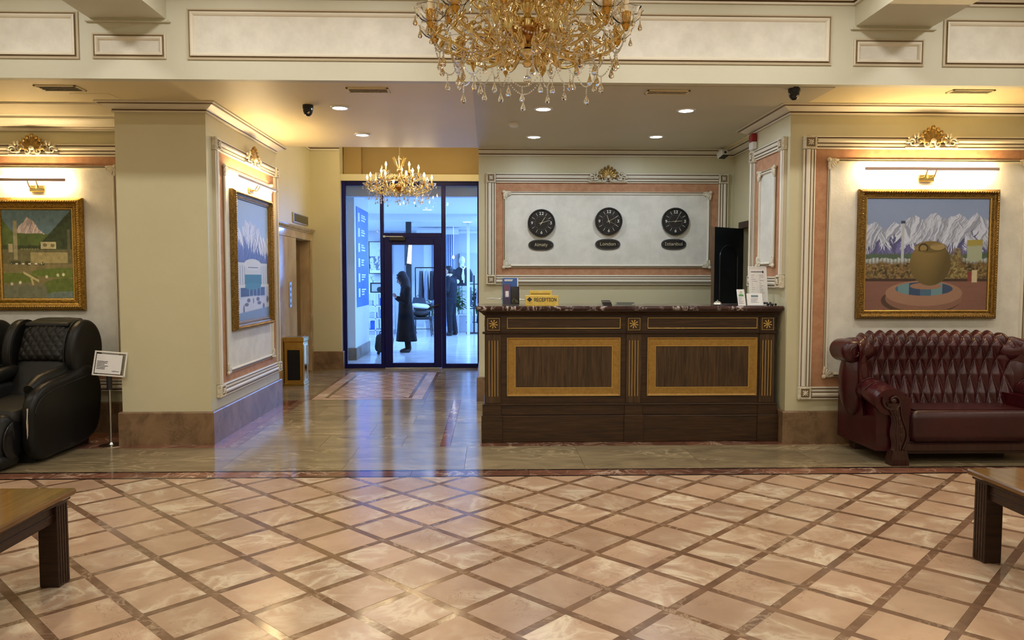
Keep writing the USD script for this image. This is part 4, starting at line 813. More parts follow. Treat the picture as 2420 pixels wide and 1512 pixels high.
# ---- clocks and plaques
dialm = mat_plain('clock_black', (.012, .012, .014), .22); white_mark = mat_plain('clock_white', lin(226, 226, 220), .5); brass_hand = mat_plain('clock_hand', lin(232, 226, 200), .35, .3)
def clock(label, cx, cz, hands, r=.163):
    t = Thing('wall_clock', label, 'clock', (cx, 9.078, cz-r)); O = np.array([cx, 9.03, cz]); Uc, Vc = np.array([1., 0, 0]), np.array([0, 0, 1.])
    t.part('case', cat(lathe([(0, 0), (r, 0), (r, .045), (r-.006, .052), (r-.016, .050), (r-.02, .040), (0, .040)], 48)), black_gloss) if False else t.part('case', xf(lathe([(0, 0), (r, 0), (r, .042), (r-.006, .050), (r-.014, .050), (r-.02, .040), (0, .040)], 48), rx=PI/2, loc=(cx, 9.079, cz)), dialm, smooth=35)
    y = 9.0375
    for s, a in (('12', 0), ('3', 1), ('6', 2), ('9', 3)):
        th = PI/2-a*PI/2; q = O*[1, 0, 1]+np.array([0, y, 0])+Uc*math.cos(th)*.112+Vc*(math.sin(th)*.112-.016)
        t.part('numeral', text(s, .032, q, Uc, Vc, .0015, bold=True), white_mark)
    mk = []
    for k in range(12):
        if k % 3 == 0: continue
        a = PI/2-k*PI/6; mk.append(tube([(cx+math.cos(a)*.092, y-.001, cz+math.sin(a)*.092), (cx+math.cos(a)*.13, y-.001, cz+math.sin(a)*.13)], .0022, 5))
    t.part('hour_mark', cat(*mk), white_mark)
    t.part('inner_ring', tube([(cx+math.cos(a)*.08, y-.0005, cz+math.sin(a)*.08) for a in np.linspace(0, 2*PI, 49)], .0011, 4), mat_plain('clock_ring', lin(120, 124, 132), .4) if 'cr' not in globals() else cr)
    for nm, a, L_, wd in (('hour_hand', hands[0], .075, .0035), ('minute_hand', hands[1], .105, .0026)):
        th = PI/2-a; d = np.array([math.cos(th), 0, math.sin(th)]); t.part(nm, tube([np.array([cx, y-.004, cz])-d*.028, np.array([cx, y-.004, cz])+d*L_], [wd, wd*.7], 6), brass_hand)
    if len(hands) > 2:
        th = PI/2-hands[2]; d = np.array([math.cos(th), 0, math.sin(th)]); t.part('second_hand', tube([np.array([cx, y-.006, cz])-d*.02, np.array([cx, y-.006, cz])+d*.11], .0012, 5), brass_hand)
    t.part('hub', cyl((cx, y-.008, cz), .006, .008, 12, 'y'), brass_hand)
cr = mat_plain('clock_ring', lin(120, 124, 132), .4)
clock('round black clock above the Almaty plaque', .615, 2.135, (.55, 1.27))
clock('round black clock above the London plaque', 1.418, 2.158, (5.95, 1.07, 2.05))
clock('round black clock above the Istanbul plaque', 2.218, 2.158, (1.53, 4.66, .52))
for name, cx, cz in (('Almaty', .612, 1.875), ('London', 1.412, 1.885), ('Istanbul', 2.206, 1.887)):
    t = Thing('city_plaque', f'oval black plaque reading {name} under a clock', 'plaque', (cx, 9.078, cz-.065))
    a = np.linspace(0, 2*PI, 40, endpoint=False); ex = np.sign(np.cos(a))*np.abs(np.cos(a))**.75*.15; ez = np.sign(np.sin(a))*np.abs(np.sin(a))**.9*.064
    P = Polygon(np.c_[ex, ez]); m = extr(P, .012); t.part('plate', frame_map((m[0], m[1]), (cx, 9.0785, cz), (1, 0, 0), (0, -1, 0)), dialm)
    rim = tube(np.c_[ex[list(range(40))+[0]]*.94, ez[list(range(40))+[0]]*.9, np.full(41, .012)], .0016, 5); t.part('rim', frame_map(rim, (cx, 9.079, cz), (1, 0, 0), (0, -1, 0)), cr)
    t.part('lettering', text(name, .036, (cx, 9.066, cz-.014), (1, 0, 0), (0, 0, 1), .001, width={'Almaty': .155, 'London': .185, 'Istanbul': .215}[name]), mat_plain('plaque_letter_'+name.lower(), lin(200, 192, 160), .5))
    for s in (-1, 1): t.part('screw', ell((cx+s*.125, 9.066, cz), (.004, .002, .004), 1), steel)

# ---- dark door beside the reception
d2 = Thing('door_2', kind='structure')
navyd = mat_noise('door_dark_navy', lin(22, 28, 38), lin(28, 36, 48), 4, rough=.35)
d2.part('casing', cat(bx(2.90, 2.935, 8.02, 8.10, 0, 2.13, .004), bx(2.90, 2.935, 8.72, 8.80, 0, 2.13, .004), bx(2.895, 2.935, 8.02, 8.80, 2.05, 2.13, .006)), wood_dark)
P0, P1 = np.array([2.90, 8.70, 0]), np.array([2.475, 8.36, 0]); dv = (P1-P0); wd = np.linalg.norm(dv); U = dv/wd; N = np.cross(U, [0, 0, 1.0]); N = N if N[1] < 0 else -N
LM = lambda m: frame_map(m, P0, U, N)
lfp = d2.part('leaf', LM(bx(0, wd, .01, 2.05, -.02, .02, .002)), navyd)
th = np.linspace(0, PI, 20); ax0, ax1 = .10, wd-.10; arch = [(ax0, .95), (ax1, .95)]+[((ax0+ax1)/2+(ax1-ax0)/2*math.cos(a), 1.72+.13*math.sin(a)) for a in th]+[(ax0, .95)]
d2.part('arched_panel', LM(cat(tube(np.c_[np.array(arch), np.full(len(arch), .02)], .012, 6), tube([(ax0, .85, .02), (ax1, .85, .02), (ax1, .15, .02), (ax0, .15, .02), (ax0, .85, .02)], .012, 6))), navyd, under=lfp)
d2.part('leaf_edge', LM(bx(wd, wd+.006, .01, 2.05, -.02, .02)), mat_plain('door_edge_brown', lin(92, 70, 48), .5), under=lfp)
struct('wall_back_room', cat(bx(3.9, 4.0, 7.6, 9.3, 0, 2.6), bx(3.2, 4.0, 9.2, 9.3, 0, 2.6), bx(3.2, 4.0, 7.6, 7.7, 0, 2.6), bx(3.2, 4.0, 7.6, 9.3, 2.55, 2.6)), paint_cream)
# ================================================================== CEILING FITTINGS
for k, (sx, sy) in enumerate(SPOTS):
    lab = ['nearest downlight over the passage to the glass door', 'far downlight over the passage to the glass door', 'near left downlight over the reception counter', 'far left downlight over the reception counter', 'near right downlight over the reception counter', 'far right downlight over the reception counter'][k]
    t = Thing('recessed_downlight', lab, 'downlight', (sx, sy, 2.985), group='round ceiling downlights')
    zc = CZ if k < 2 else CZ-.006
    t.part('ring', lathe([(.064, zc-.004), (.066, zc-.012), (.082, zc-.010), (.088, zc-.001), (.064, zc-.001)], 32, (sx, sy, 0)), white_gloss, smooth=40)
    t.part('lens', lathe([(0, zc-.006), (.064, zc-.006), (.064, zc-.002)], 32, (sx, sy, 0)), glow_spot)
def vent(label, x0, x1, y0, y1, z):
    t = Thing('air_vent', label, 'air vent', ((x0+x1)/2, (y0+y1)/2, z-.012), group='slot vents in the lower ceiling')
    t.part('frame', cat(bx(x0, x1, y0, y0+.018, z-.010, z, .002), bx(x0, x1, y1-.018, y1, z-.010, z, .002), bx(x0, x0+.018, y0, y1, z-.010, z, .002), bx(x1-.018, x1, y0, y1, z-.010, z, .002)), paint_ceil)
    t.part('throat', bx(x0+.018, x1-.018, y0+.018, y1-.018, z-.003, z-.001), black_matt)
    n = 4
    for k in range(n):
        yy = y0+.03+(y1-y0-.06)*k/(n-1); t.part('slat', xf(bx(x0+.018, x1-.018, -.011, .011, -.0012, .0012), rx=.6, loc=(0, yy, z-.007)), ornament_mat)
vent('slot air vent in the ceiling over the passage', -1.15, -.81, 6.185, 6.335, CZ)
vent('slot air vent in the ceiling over the counter', 1.27, 1.62, 6.16, 6.29, CZ-.006)
vent('slot air vent in the ceiling left of the left pier', -3.60, -3.27, 6.18, 6.36, CZ)
vent('slot air vent in the ceiling above the sofa wall', 3.73, 4.08, 6.09, 6.20, CZ)
solo('access_hatch', bx(-3.46, -3.14, 6.45, 6.62, CZ-.003, CZ), paint_ceil, 'thin square access hatch in the ceiling beside the left pier', 'hatch')
t = Thing('smoke_detector', 'white round smoke detector on the ceiling over the counter', 'smoke detector', (.24, 7.54, CZ-.05)); t.part('base', lathe([(0, CZ-.006), (.055, CZ-.006), (.055, CZ-.016), (.05, CZ-.018)], 28, (.24, 7.54, 0)), white_gloss, smooth=40); t.part('cap', lathe([(.048, CZ-.018), (.046, CZ-.032), (.03, CZ-.044), (0, CZ-.046)], 28, (.24, 7.54, 0)), white_gloss, smooth=40)
for lab, x, y in (('black dome camera on the ceiling over the passage', -1.60, 6.83), ('black dome camera on the ceiling near the right pier', 2.435, 6.09)):
    t = Thing('dome_camera', lab, 'security camera', (x, y, CZ-.10)); t.part('base', lathe([(0, CZ), (.046, CZ), (.047, CZ-.03), (.044, CZ-.034)], 28, (x, y, 0)), black_matt, smooth=40)
    t.part('dome', lathe([(.044, CZ-.034), (.042, CZ-.055), (.034, CZ-.078), (.018, CZ-.094), (0, CZ-.098)], 28, (x, y, 0)), black_gloss, smooth=True); t.part('lens_ring', cyl((x+.012, y-.036, CZ-.07), .012, .01, 14, 'y'), chrome)
t = Thing('bullet_camera', 'white square security camera under the cornice behind the counter', 'security camera', (2.71, 8.88, 2.9)); t.part('bracket', cat(bx(2.70, 2.73, 8.90, 8.98, 2.955, 2.998, .003), tube([(2.715, 8.94, 2.96), (2.72, 8.90, 2.95)], .009, 6)), white_gloss); cb = t.part('body', xf(rbox((0, 0, 0), (.085, .11, .075), .012), rx=-.35, rz=.35, loc=(2.715, 8.87, 2.925)), white_gloss, smooth=40); t.part('lens', xf(cyl((0, -.062, -.004), .014, .012, 14, 'y'), rx=-.35, rz=.35, loc=(2.715, 8.87, 2.925)), black_gloss, under=cb); t.part('sunshade', xf(bx(-.04, .04, -.058, .03, -.045, -.036, .002), rx=-.35, rz=.35, loc=(2.715, 8.87, 2.925)), black_matt, under=cb)
t = Thing('fire_alarm', 'red and white fire alarm beacon on the pier above the narrow panel', 'alarm', (2.6, 7.58, 2.73)); t.part('base', bx(2.60, 2.655, 7.53, 7.63, 2.76, 2.84, .01), white_gloss); t.part('red_lens', bx(2.595, 2.655, 7.535, 7.625, 2.84, 2.92, .012), mat_plain('alarm_red', lin(150, 20, 24), .25))

# ================================================================== LITTER BIN, SIGN STAND
t = Thing('litter_bin', 'square polished brass litter bin with dark front beside the lift', 'litter bin', (-2.71, 10.58, 0)); bx0, bx1, by0, by1 = -2.82, -2.56, 10.45, 10.72
t.part('body', cat(bx(bx0, bx1, by0, by1, .03, .60, .004)), brass); t.part('rim', bx(bx0-.01, bx1+.01, by0-.01, by1+.01, .60, .665, .006), brass); t.part('base', bx(bx0-.006, bx1+.006, by0-.006, by1+.006, 0, .035, .004), brass)
t.part('ash_tray', bx(bx0+.02, bx1-.02, by0+.02, by1-.02, .655, .668), steel); dp = t.part('front_panel', bx(bx0+.045, bx1-.045, by0-.006, by0+.004, .075, .49, .002), black_gloss, label='black front panel'); t.part('frame', (lambda v, f, c: frame_map((v, f), (0, by0, 0), (1, 0, 0), (0, -1, 0)))(*frame_sweep([(0, 0), (0, .01), (.012, .01), (.014, .004)], bx0+.032, bx1-.032, .062, .503)), brass, under=dp)
t.part('side_frame', frame_map((lambda v, f, c: (v, f))(*frame_sweep([(0, 0), (0, .008), (.012, .008), (.014, 0)], .03, .24, .06, .56)), (bx1, by0, 0), (0, 1, 0), (1, 0, 0)), chrome)
O = np.array([-3.36, 6.74, .62]); t = Thing('sign_stand', 'small notice on a thin steel stand next to the massage chair', 'sign stand', (-3.36, 6.76, 0))
t.part('base', cat(lathe([(0, .0), (.10, .0), (.10, .006), (.03, .012), (.016, .03), (0, .03)], 28, (-3.36, 6.76, 0))), chrome, smooth=30); t.part('pole', tube([(-3.36, 6.76, .02), (-3.36, 6.76, .60)], .011, 12), steel); t.part('collar', cyl((-3.36, 6.76, .50), .022, .12, 14), black_matt)
U, V, N = facing(.13, .18); U = U*math.cos(-.10)+V*math.sin(-.10); V = np.cross(N, U)
t.part('holder', card(O, U, V, N, .27, .215, .004), acrylic); [t.part('rim', card(O+N*.004+U*s*.13, U, V, N, .014, .215, .012, .003), white_gloss) for s in (-1, 1)]; [t.part('rim', card(O+N*.004, U, V, N, .275, .014, .014, .003, y0=z), white_gloss) for z in (0, .205)]
sh = t.part('sheet', card(O+N*.004-U*.008, U, V, N, .215, .17, .002, y0=.022), paper, label='white printed sheet'); t.part('print', cat(lines(O+N*.004-U*.055, U, V, N, .10, .06, .125, 6, .005, 2, frac=(.6, 1)), lines(O+N*.004+U*.055, U, V, N, .06, .045, .05, 1, .004, 3, frac=(1, 1.01))), ink, under=sh)

# ================================================================== COFFEE TABLES
def coffee_table(label, cx, cy, x0, x1, y0, y1, h, corner):
    t = Thing('coffee_table', label, 'coffee table', ((x0+x1)/2, (y0+y1)/2, 0))
    t.part('tabletop', cat(bx(x0, x1, y0, y1, h-.032, h, .008)), table_top); t.part('top_moulding', bx(x0+.02, x1-.02, y0+.02, y1-.02, h-.05, h-.03, .004), wood_dark)
    i = .03
    for lx in (x0+i, x1-i-.095):
        for ly in (y0+i, y1-i-.095):
            lg = t.part('leg', bx(lx, lx+.095, ly, ly+.095, 0, h-.045, .004), wood_dark)
            fl = []
            for k in range(4):
                o = .016+.021*k-.004
                fl += [bx(lx-.003, lx+.001, ly+o, ly+o+.008, .01, h-.06, .0015), bx(lx+.094, lx+.098, ly+o, ly+o+.008, .01, h-.06, .0015)]
            t.part('fluting', cat(*fl), wood_dark, under=lg)
    for a in ((x0+i+.09, x1-i-.09, y0+i+.02, y0+i+.045), (x0+i+.09, x1-i-.09, y1-i-.045, y1-i-.02), (x0+i+.02, x0+i+.045, y0+i+.09, y1-i-.09), (x1-i-.045, x1-i-.02, y0+i+.09, y1-i-.09)):
        ap = t.part('apron', bx(*a, h-.14, h-.045, .003), wood_dark); t.part('apron_moulding', bx(a[0]-.004 if a[1]-a[0] < .1 else a[0], a[1]+.004 if a[1]-a[0] < .1 else a[1], a[2]-.004 if a[3]-a[2] < .1 else a[2], a[3]+.004 if a[3]-a[2] < .1 else a[3], h-.105, h-.095, .002), wood_dark, under=ap)
table_top = mat_wood('table_top_varnish', lin(82, 54, 20), lin(124, 88, 38), 'y', .35, rough=.16, coat=.6)
coffee_table('low varnished wooden coffee table at the left edge, near the camera', 0, 0, -3.15, -2.045, 2.3, 3.765, .455, 1)
coffee_table('low varnished wooden coffee table at the right edge, in front of the sofa', 0, 0, 2.555, 3.65, 2.4, 3.945, .475, -1)

# ================================================================== SOFA
leather = mat_noise('leather_burgundy', lin(46, 8, 14), lin(66, 15, 22), 5.0, rough=.22, bump=.25, bscale=160, lo=.3, hi=.7)
leather_w = mat_noise('leather_seat', lin(42, 8, 13), lin(58, 14, 20), 3.0, rough=.34, bump=.25, bscale=120, lo=.3, hi=.7)
carved = mat_wood('carved_mahogany', lin(34, 14, 12), lin(60, 28, 23), 'z', rough=.28)
sf = Thing('leather_sofa', 'burgundy leather tufted sofa with scrolled arms under the large painting', 'sofa', (3.80, 6.3, 0))
SX0, SX1 = 3.075, 4.665
# tufted back: s across, t up; rolled over at the top and wings at the ends
def tuft(S, T_, du, dv):
    a = S/du+T_/dv; b = S/du-T_/dv
    fa = np.abs(a-np.round(a)); fb_ = np.abs(b-np.round(b))
    return (np.clip(np.minimum(fa, fb_)*2, 0, 1)**.55)
ns, nt = 300, 120
s = np.linspace(-.93, .93, ns); tt = np.linspace(0, 1, nt); S, T_ = np.meshgrid(s, tt, indexing='ij')
# profile (y, z) of the back: rises, leans back, rolls over the top
pk = np.array([(6.23, .36), (6.255, .46), (6.285, .56), (6.31, .66), (6.325, .75), (6.325, .83), (6.32, .90), (6.33, .955), (6.37, .99), (6.43, 1.005), (6.49, .99), (6.525, .955), (6.535, .90), (6.53, .84)])
kk = np.linspace(0, 1, len(pk)); from scipy.interpolate import CubicSpline
sp = CubicSpline(kk, pk); B = sp(tt); dB = sp(tt, 1); dB /= np.linalg.norm(dB, axis=1, keepdims=True); nB = np.stack([-dB[:, 1], dB[:, 0]], -1)
disp = (tuft(S*1.0, T_*1.25, .118, .30)-.0)*.040
edge = np.clip((np.abs(S)-.74)/.19, 0, 1); disp = disp*(1-.9*edge)
camber = -.05*np.clip((np.abs(S)-.55)/.38, 0, 1)**2
fwd = -.16*np.clip((np.abs(S)-.62)/.31, 0, 1)**1.6
PX = 3.80+S*.80
PY = B[None, :, 0]+nB[None, :, 0]*disp+fwd*(1-np.clip((T_-.62)/.2, 0, 1)*.6); PZ = B[None, :, 1]+nB[None, :, 1]*disp+camber*np.clip(T_*1.4, 0, 1)
sf.part('tufted_back', grid(np.stack([PX, PY, PZ], -1)), leather, smooth=True)
btn = []
for i in range(-8, 9):
    for j in range(1, 7):
        if (i+j) % 2: continue
        ss = i*.118/2; t_ = j*.30/2/1.25
        if abs(ss) > .8 or t_ > .62: continue
        y = np.interp(t_, tt, B[:, 0]); z = np.interp(t_, tt, B[:, 1])
        sf.part('button', ell((3.80+ss*.80, y-.004+(-.16*max(0, (abs(ss)-.62)/.31)**1.6), z), (.008, .006, .008), 1), leather)
for sx in (-1, 1):
    X = 3.85+sx*.575
    # wing scroll at the end of the back
    yy = np.linspace(6.53, 6.20, 14); rr = np.array([.06, .085]+[.096]*10+[.09, .07]); cz = .865+.012*np.sin(np.linspace(0, 3, 14))
    sf.part('back_wing', cat(tube(np.stack([np.full(14, 3.80+sx*.755), yy, cz], -1), rr, 24), ell((3.80+sx*.68, 6.38, .87), (.17, .16, .115), 3), ell((3.80+sx*.70, 6.33, .62), (.12, .14, .30), 3)), leather, smooth=60)
    cv = [(X+sx*.02, 6.22-.012, .86)]
    th = np.linspace(0, 5.2, 26); r = .055*(1-th/8); wg = tube(np.stack([3.80+sx*(.755+r*np.sin(th)), np.full_like(th, 6.196), .868+r*np.cos(th)], -1), .008, 6); sf.part('wing_piping', wg, leather)
    # arm: rolled top, front scroll panel, outer side
    n = 14; yy = np.linspace(6.42, 5.90, n); roll = []
    for k in range(n):
        q = k/(n-1); zc = .60-.055*q+.02*math.sin(q*PI); rr = .098+.012*math.sin(q*9)*.25+.006*q
        a = np.linspace(0, 2*PI, 28, endpoint=False); roll.append(np.stack([X+sx*(.085+.03*(1-q))+rr*1.22*np.cos(a), np.full(28, yy[k])-(.012 if k == n-1 else 0), zc-.04+rr*np.sin(a)], -1))
    roll = np.array(roll); v, f = grid(np.concatenate([roll, roll[:, :1]], 1)); capc = roll[-1].mean(0); m = len(v)
    cap = (np.vstack([roll[-1], capc]), np.array([[i_, (i_+1) % 28, 28] for i_ in range(28)]))
    sf.part('arm_roll', cat((v, f), cap), leather, smooth=50)
    for k in range(4):
        y = 6.30-.11*k; a = np.linspace(.2, 2.8, 14); q = (6.42-y)/.52; sf.part('arm_seam', tube(np.stack([X+sx*(.085+.03*(1-q))+.126*np.cos(a), y+.02*np.sin(a*2), .56-.055*q+.103*np.sin(a)+.02*math.sin(q*PI)], -1), .004, 5), leather)
    side = [(X+sx*.17, 5.95), (X+sx*.19, 6.58), (X-sx*.10, 6.58), (X-sx*.09, 5.92)]
    sf.part('arm_side', hull([(x, y, z) for x, y in side for z in (.10, .53)]), leather)
    # carved front post: S-curve from the scroll to the foot
    qs = np.linspace(0, 1, 24); cx = X+sx*(.075-.095*np.sin(qs*PI*.5)+.055*qs**3); zz = .50-.40*qs; wv = .045+.028*np.cos(qs*PI*1.6)**2
    rows = np.array([[(c_-w_, 5.905, z_), (c_-w_*.6, 5.872, z_), (c_, 5.86, z_), (c_+w_*.6, 5.872, z_), (c_+w_, 5.905, z_)] for c_, w_, z_ in zip(cx, wv, zz)])
    cvp = sf.part('carved_post', cat(grid(rows)), carved, smooth=60, label='carved dark wood front post')
    sf.part('leaf_carving', cat(*[ell((c_, 5.862, z_), (.010, .008, .034), 1) for c_, z_ in zip(cx[4::4], zz[4::4])], tube(np.stack([cx-wv*.7, np.full(24, 5.868), zz], -1), .006, 5), tube(np.stack([cx+wv*.7, np.full(24, 5.868), zz], -1), .006, 5)), carved, smooth=60, under=cvp)
    th = np.linspace(0, 6.5, 36); r = .085*(1-th/8.5); sf.part('scroll_carving', cat(tube(np.stack([X+sx*(.075+r*np.sin(th+1.2)), np.full_like(th, 5.872), .515+r*np.cos(th+1.2)], -1), np.linspace(.012, .007, 36), 7), rosette_y((X+sx*.075, 5.868, .515), .026) if False else ell((X+sx*.075, 5.872, .515), (.022, .012, .022), 2)), carved, smooth=60, under=cvp)
    for y in (5.90, 6.50):
        sf.part('foot', cat(hull([(X+sx*.02+a*.07, y+b*.05+.0, z) for a in (-1, 1) for b in (-1, 1) for z in (.0, .05)]+[(X+sx*.02+a*.055, y+b*.04, .12) for a in (-1, 1) for b in (-1, 1)])), carved)
sf.part('seat_cushion', xf(rbox((0, 0, 0), (1.0, .66, .27), .07), loc=(3.85, 6.20, .305)), leather_w, smooth=60)
sf.part('seat_crown', (lambda G: grid(G))(np.stack([3.85+S[:, :40]*.49, 5.92+T_[:, :40]/T_[:, 39:40].max()*.36, .438+.014*np.cos(S[:, :40]/.93*PI/2)*np.sin(T_[:, :40]/T_[:, 39:40].max()*PI)], -1)), leather_w, smooth=True)
sf.part('base_rail', cat(bx(3.30, 4.40, 5.90, 5.94, .10, .17, .012), bx(3.24, 4.46, 5.93, 6.58, .08, .18)), carved)
# ================================================================== MASSAGE CHAIRS
blk_leather = mat_noise('leather_black', (.006, .006, .0058), (.011, .0105, .0095), 6.0, rough=.4, specular_ior_level=.3, bump=.25, bscale=150, lo=.3, hi=.7)
blk_pad = mat_noise('leather_black_pad', (.010, .0095, .009), (.017, .016, .014), 8.0, rough=.55, specular_ior_level=.3, bump=.3, bscale=120, lo=.3, hi=.7)
blk_shell = mat_plain('shell_black', (.006, .006, .006), .38, specular_ior_level=.3)
def smooth_poly(pts, n=72):
    p = np.vstack([pts, pts[:1]]); d = np.r_[0, np.cumsum(np.linalg.norm(np.diff(p, axis=0), axis=1))]
    cs = CubicSpline(d, p, bc_type='periodic'); return cs(np.linspace(0, d[-1], n, endpoint=False))
def puffy(pts, x0, x1, r=.03, n=72, steps=4):
    """outline in (y, z) swollen between x0 and x1 with rounded rims"""
    q = smooth_poly(np.asarray(pts, float), n); t = np.roll(q, -1, 0)-np.roll(q, 1, 0); t /= np.linalg.norm(t, axis=1, keepdims=True)
    nr = np.stack([t[:, 1], -t[:, 0]], -1)
    if ((q+nr*.01-q.mean(0))**2).sum() > ((q-q.mean(0))**2).sum(): nr = -nr
    R = []
    for k in range(steps+1):
        a = k/steps*PI/2; R.append((r*(1-math.sin(a)), x0+r*(1-math.cos(a))))
    R = [(d, x) for d, x in R]; R2 = [(d, x1-(x-x0)) for d, x in R[::-1]]
    rings = [np.c_[np.full(n, x), q+nr*d] for d, x in R+R2]
    P = np.array(rings); v, f = grid(np.concatenate([P, P[:, :1]], 1)); c = q.mean(0); m = len(rings)
    k = np.arange(n); cap0 = (np.vstack([rings[0], [x0, *c]]), np.stack([(k+1) % n, k, np.full(n, n)], -1)); cap1 = (np.vstack([rings[-1], [x1, *c]]), np.stack([k, (k+1) % n, np.full(n, n)], -1))
    return cat((v, f), cap0, cap1)
def massage_chair(label, loc, rot, group):
    t = Thing('massage_chair', label, 'massage chair', loc, rot, group, local=True)
    arm = [(-.45, .10), (-.47, .30), (-.445, .50), (-.33, .605), (-.10, .655), (.10, .69), (.33, .72), (.45, .62), (.48, .36), (.40, .13), (.15, .045), (-.2, .03), (-.38, .04)]
    wing = [(.17, .62), (.10, .78), (.12, .93), (.20, 1.06), (.31, 1.115), (.43, 1.09), (.53, .98), (.555, .85), (.50, .68), (.40, .58), (.27, .56)]
    for s in (-1, 1):
        sp_ = t.part('side_panel', puffy(arm, s*.24 if s > 0 else -.345, .345 if s > 0 else -.24, .035), blk_shell, smooth=50)
        t.part('panel_seam', tube(np.c_[np.full(30, s*.347), CubicSpline([0, .35, .7, 1], [-.44, -.28, .05, .42])(np.linspace(0, 1, 30)), CubicSpline([0, .35, .7, 1], [.42, .555, .605, .66])(np.linspace(0, 1, 30))], .005, 5), blk_pad, under=sp_)
        t.part('shoulder_wing', puffy(wing, .235 if s > 0 else -.325, .325 if s > 0 else -.235, .035), blk_leather, smooth=50)
        t.part('wing_piping', tube(np.c_[np.full(73, s*.237), np.vstack([smooth_poly(np.array(wing)), smooth_poly(np.array(wing))[:1]])*.985+np.array([.005, .012])], .006, 5), blk_pad)
        t.part('armrest_pad', tube([(s*.235, -.34, .585), (s*.23, -.22, .635), (s*.23, -.02, .665), (s*.225, .14, .69)], [.045, .06, .062, .05], 14), blk_leather, smooth=60)
        t.part('inner_air_pad', rbox((s*.205, -.12, .50), (.07, .42, .20), .034), blk_pad, smooth=60)
    # quilted back: lower, upper, head pillow
    sx = np.linspace(-1, 1, 60); st = np.linspace(0, 1, 60); S, T_ = np.meshgrid(sx, st, indexing='ij')
    def pad(w_, prof, thick, quilt, nm, mat):
        pr = CubicSpline(np.linspace(0, 1, len(prof)), np.array(prof, float)); B = pr(st); d = pr(st, 1); d /= np.linalg.norm(d, axis=1, keepdims=True); N = np.stack([-d[:, 1], d[:, 0]], -1)
        bul = thick*np.sqrt(np.clip(1-np.abs(S)**3.5, 0, 1))*np.sqrt(np.clip(1-np.abs(2*T_-1)**5, 0, 1))
        if quilt: bul = bul+.012*tuft(S*w_, T_, .075, .26)*(np.abs(S) < .9)
        t.part(nm, grid(np.stack([S*w_, B[None, :, 0]+N[None, :, 0]*bul, B[None, :, 1]+N[None, :, 1]*bul], -1)), mat, smooth=True)
    pad(.235, [(.02, .40), (.09, .52), (.17, .66), (.235, .78)], .075, False, 'lower_back_pad', blk_pad)
    pad(.245, [(.22, .72), (.27, .84), (.33, .96), (.40, 1.06), (.47, 1.06)], .06, False, 'upper_back_pad', blk_pad)
    pad(.215, [(.17, .76), (.20, .84), (.235, .92), (.27, 1.0), (.33, 1.075)], .055, True, 'head_pillow', blk_leather)
    t.part('pillow_flap', xf(rbox((0, 0, 0), (.40, .24, .05), .024), rx=.15, loc=(0, .36, 1.085)), blk_leather, smooth=60)
    t.part('back_shell', hull([(x, y, z) for x in (-.26, .26) for y, z in ((.40, .30), (.50, .60), (.53, .85), (.45, 1.04), (.36, 1.05), (.20, .60), (.05, .25))]), blk_shell)
    t.part('seat_pad', xf(rbox((0, 0, 0), (.46, .62, .15), .06), rx=.10, loc=(0, -.20, .40)), blk_pad, smooth=60)
    for s in (-1, 1):
        t.part('calf_channel', xf(rbox((0, 0, 0), (.20, .20, .36), .07), rx=-.28, loc=(s*.115, -.53, .24)), blk_leather, smooth=60)
        t.part('gloss_insert', xf(ell((0, 0, 0), (.018, .12, .15), 3), rx=-.2, loc=(s*.225, -.52, .22)), black_gloss, smooth=True)
    t.part('centre_divider', xf(rbox((0, 0, 0), (.05, .22, .36), .022), rx=-.28, loc=(0, -.535, .25)), black_gloss, smooth=60)
    t.part('foot_rest', rbox((0, -.57, .07), (.46, .26, .12), .05), blk_leather, smooth=60)
    t.part('base', hull([(x, y, z) for x in (-.25, .25) for y, z in ((-.36, .0), (.40, .0), (.44, .14), (-.38, .14))]), black_matt)
    t.part('front_trim', tube([(.30, -.455, .46), (.30, -.47, .34), (.30, -.465, .22)], .009, 8), chrome)
    return t
mc = massage_chair('black leather massage chair nearest the pier, beside the small notice stand', (-3.90, 6.50, 0), -4, None)
massage_chair('second black massage chair, mostly cut off by the left edge', (-4.66, 6.52, 0), -4, None)

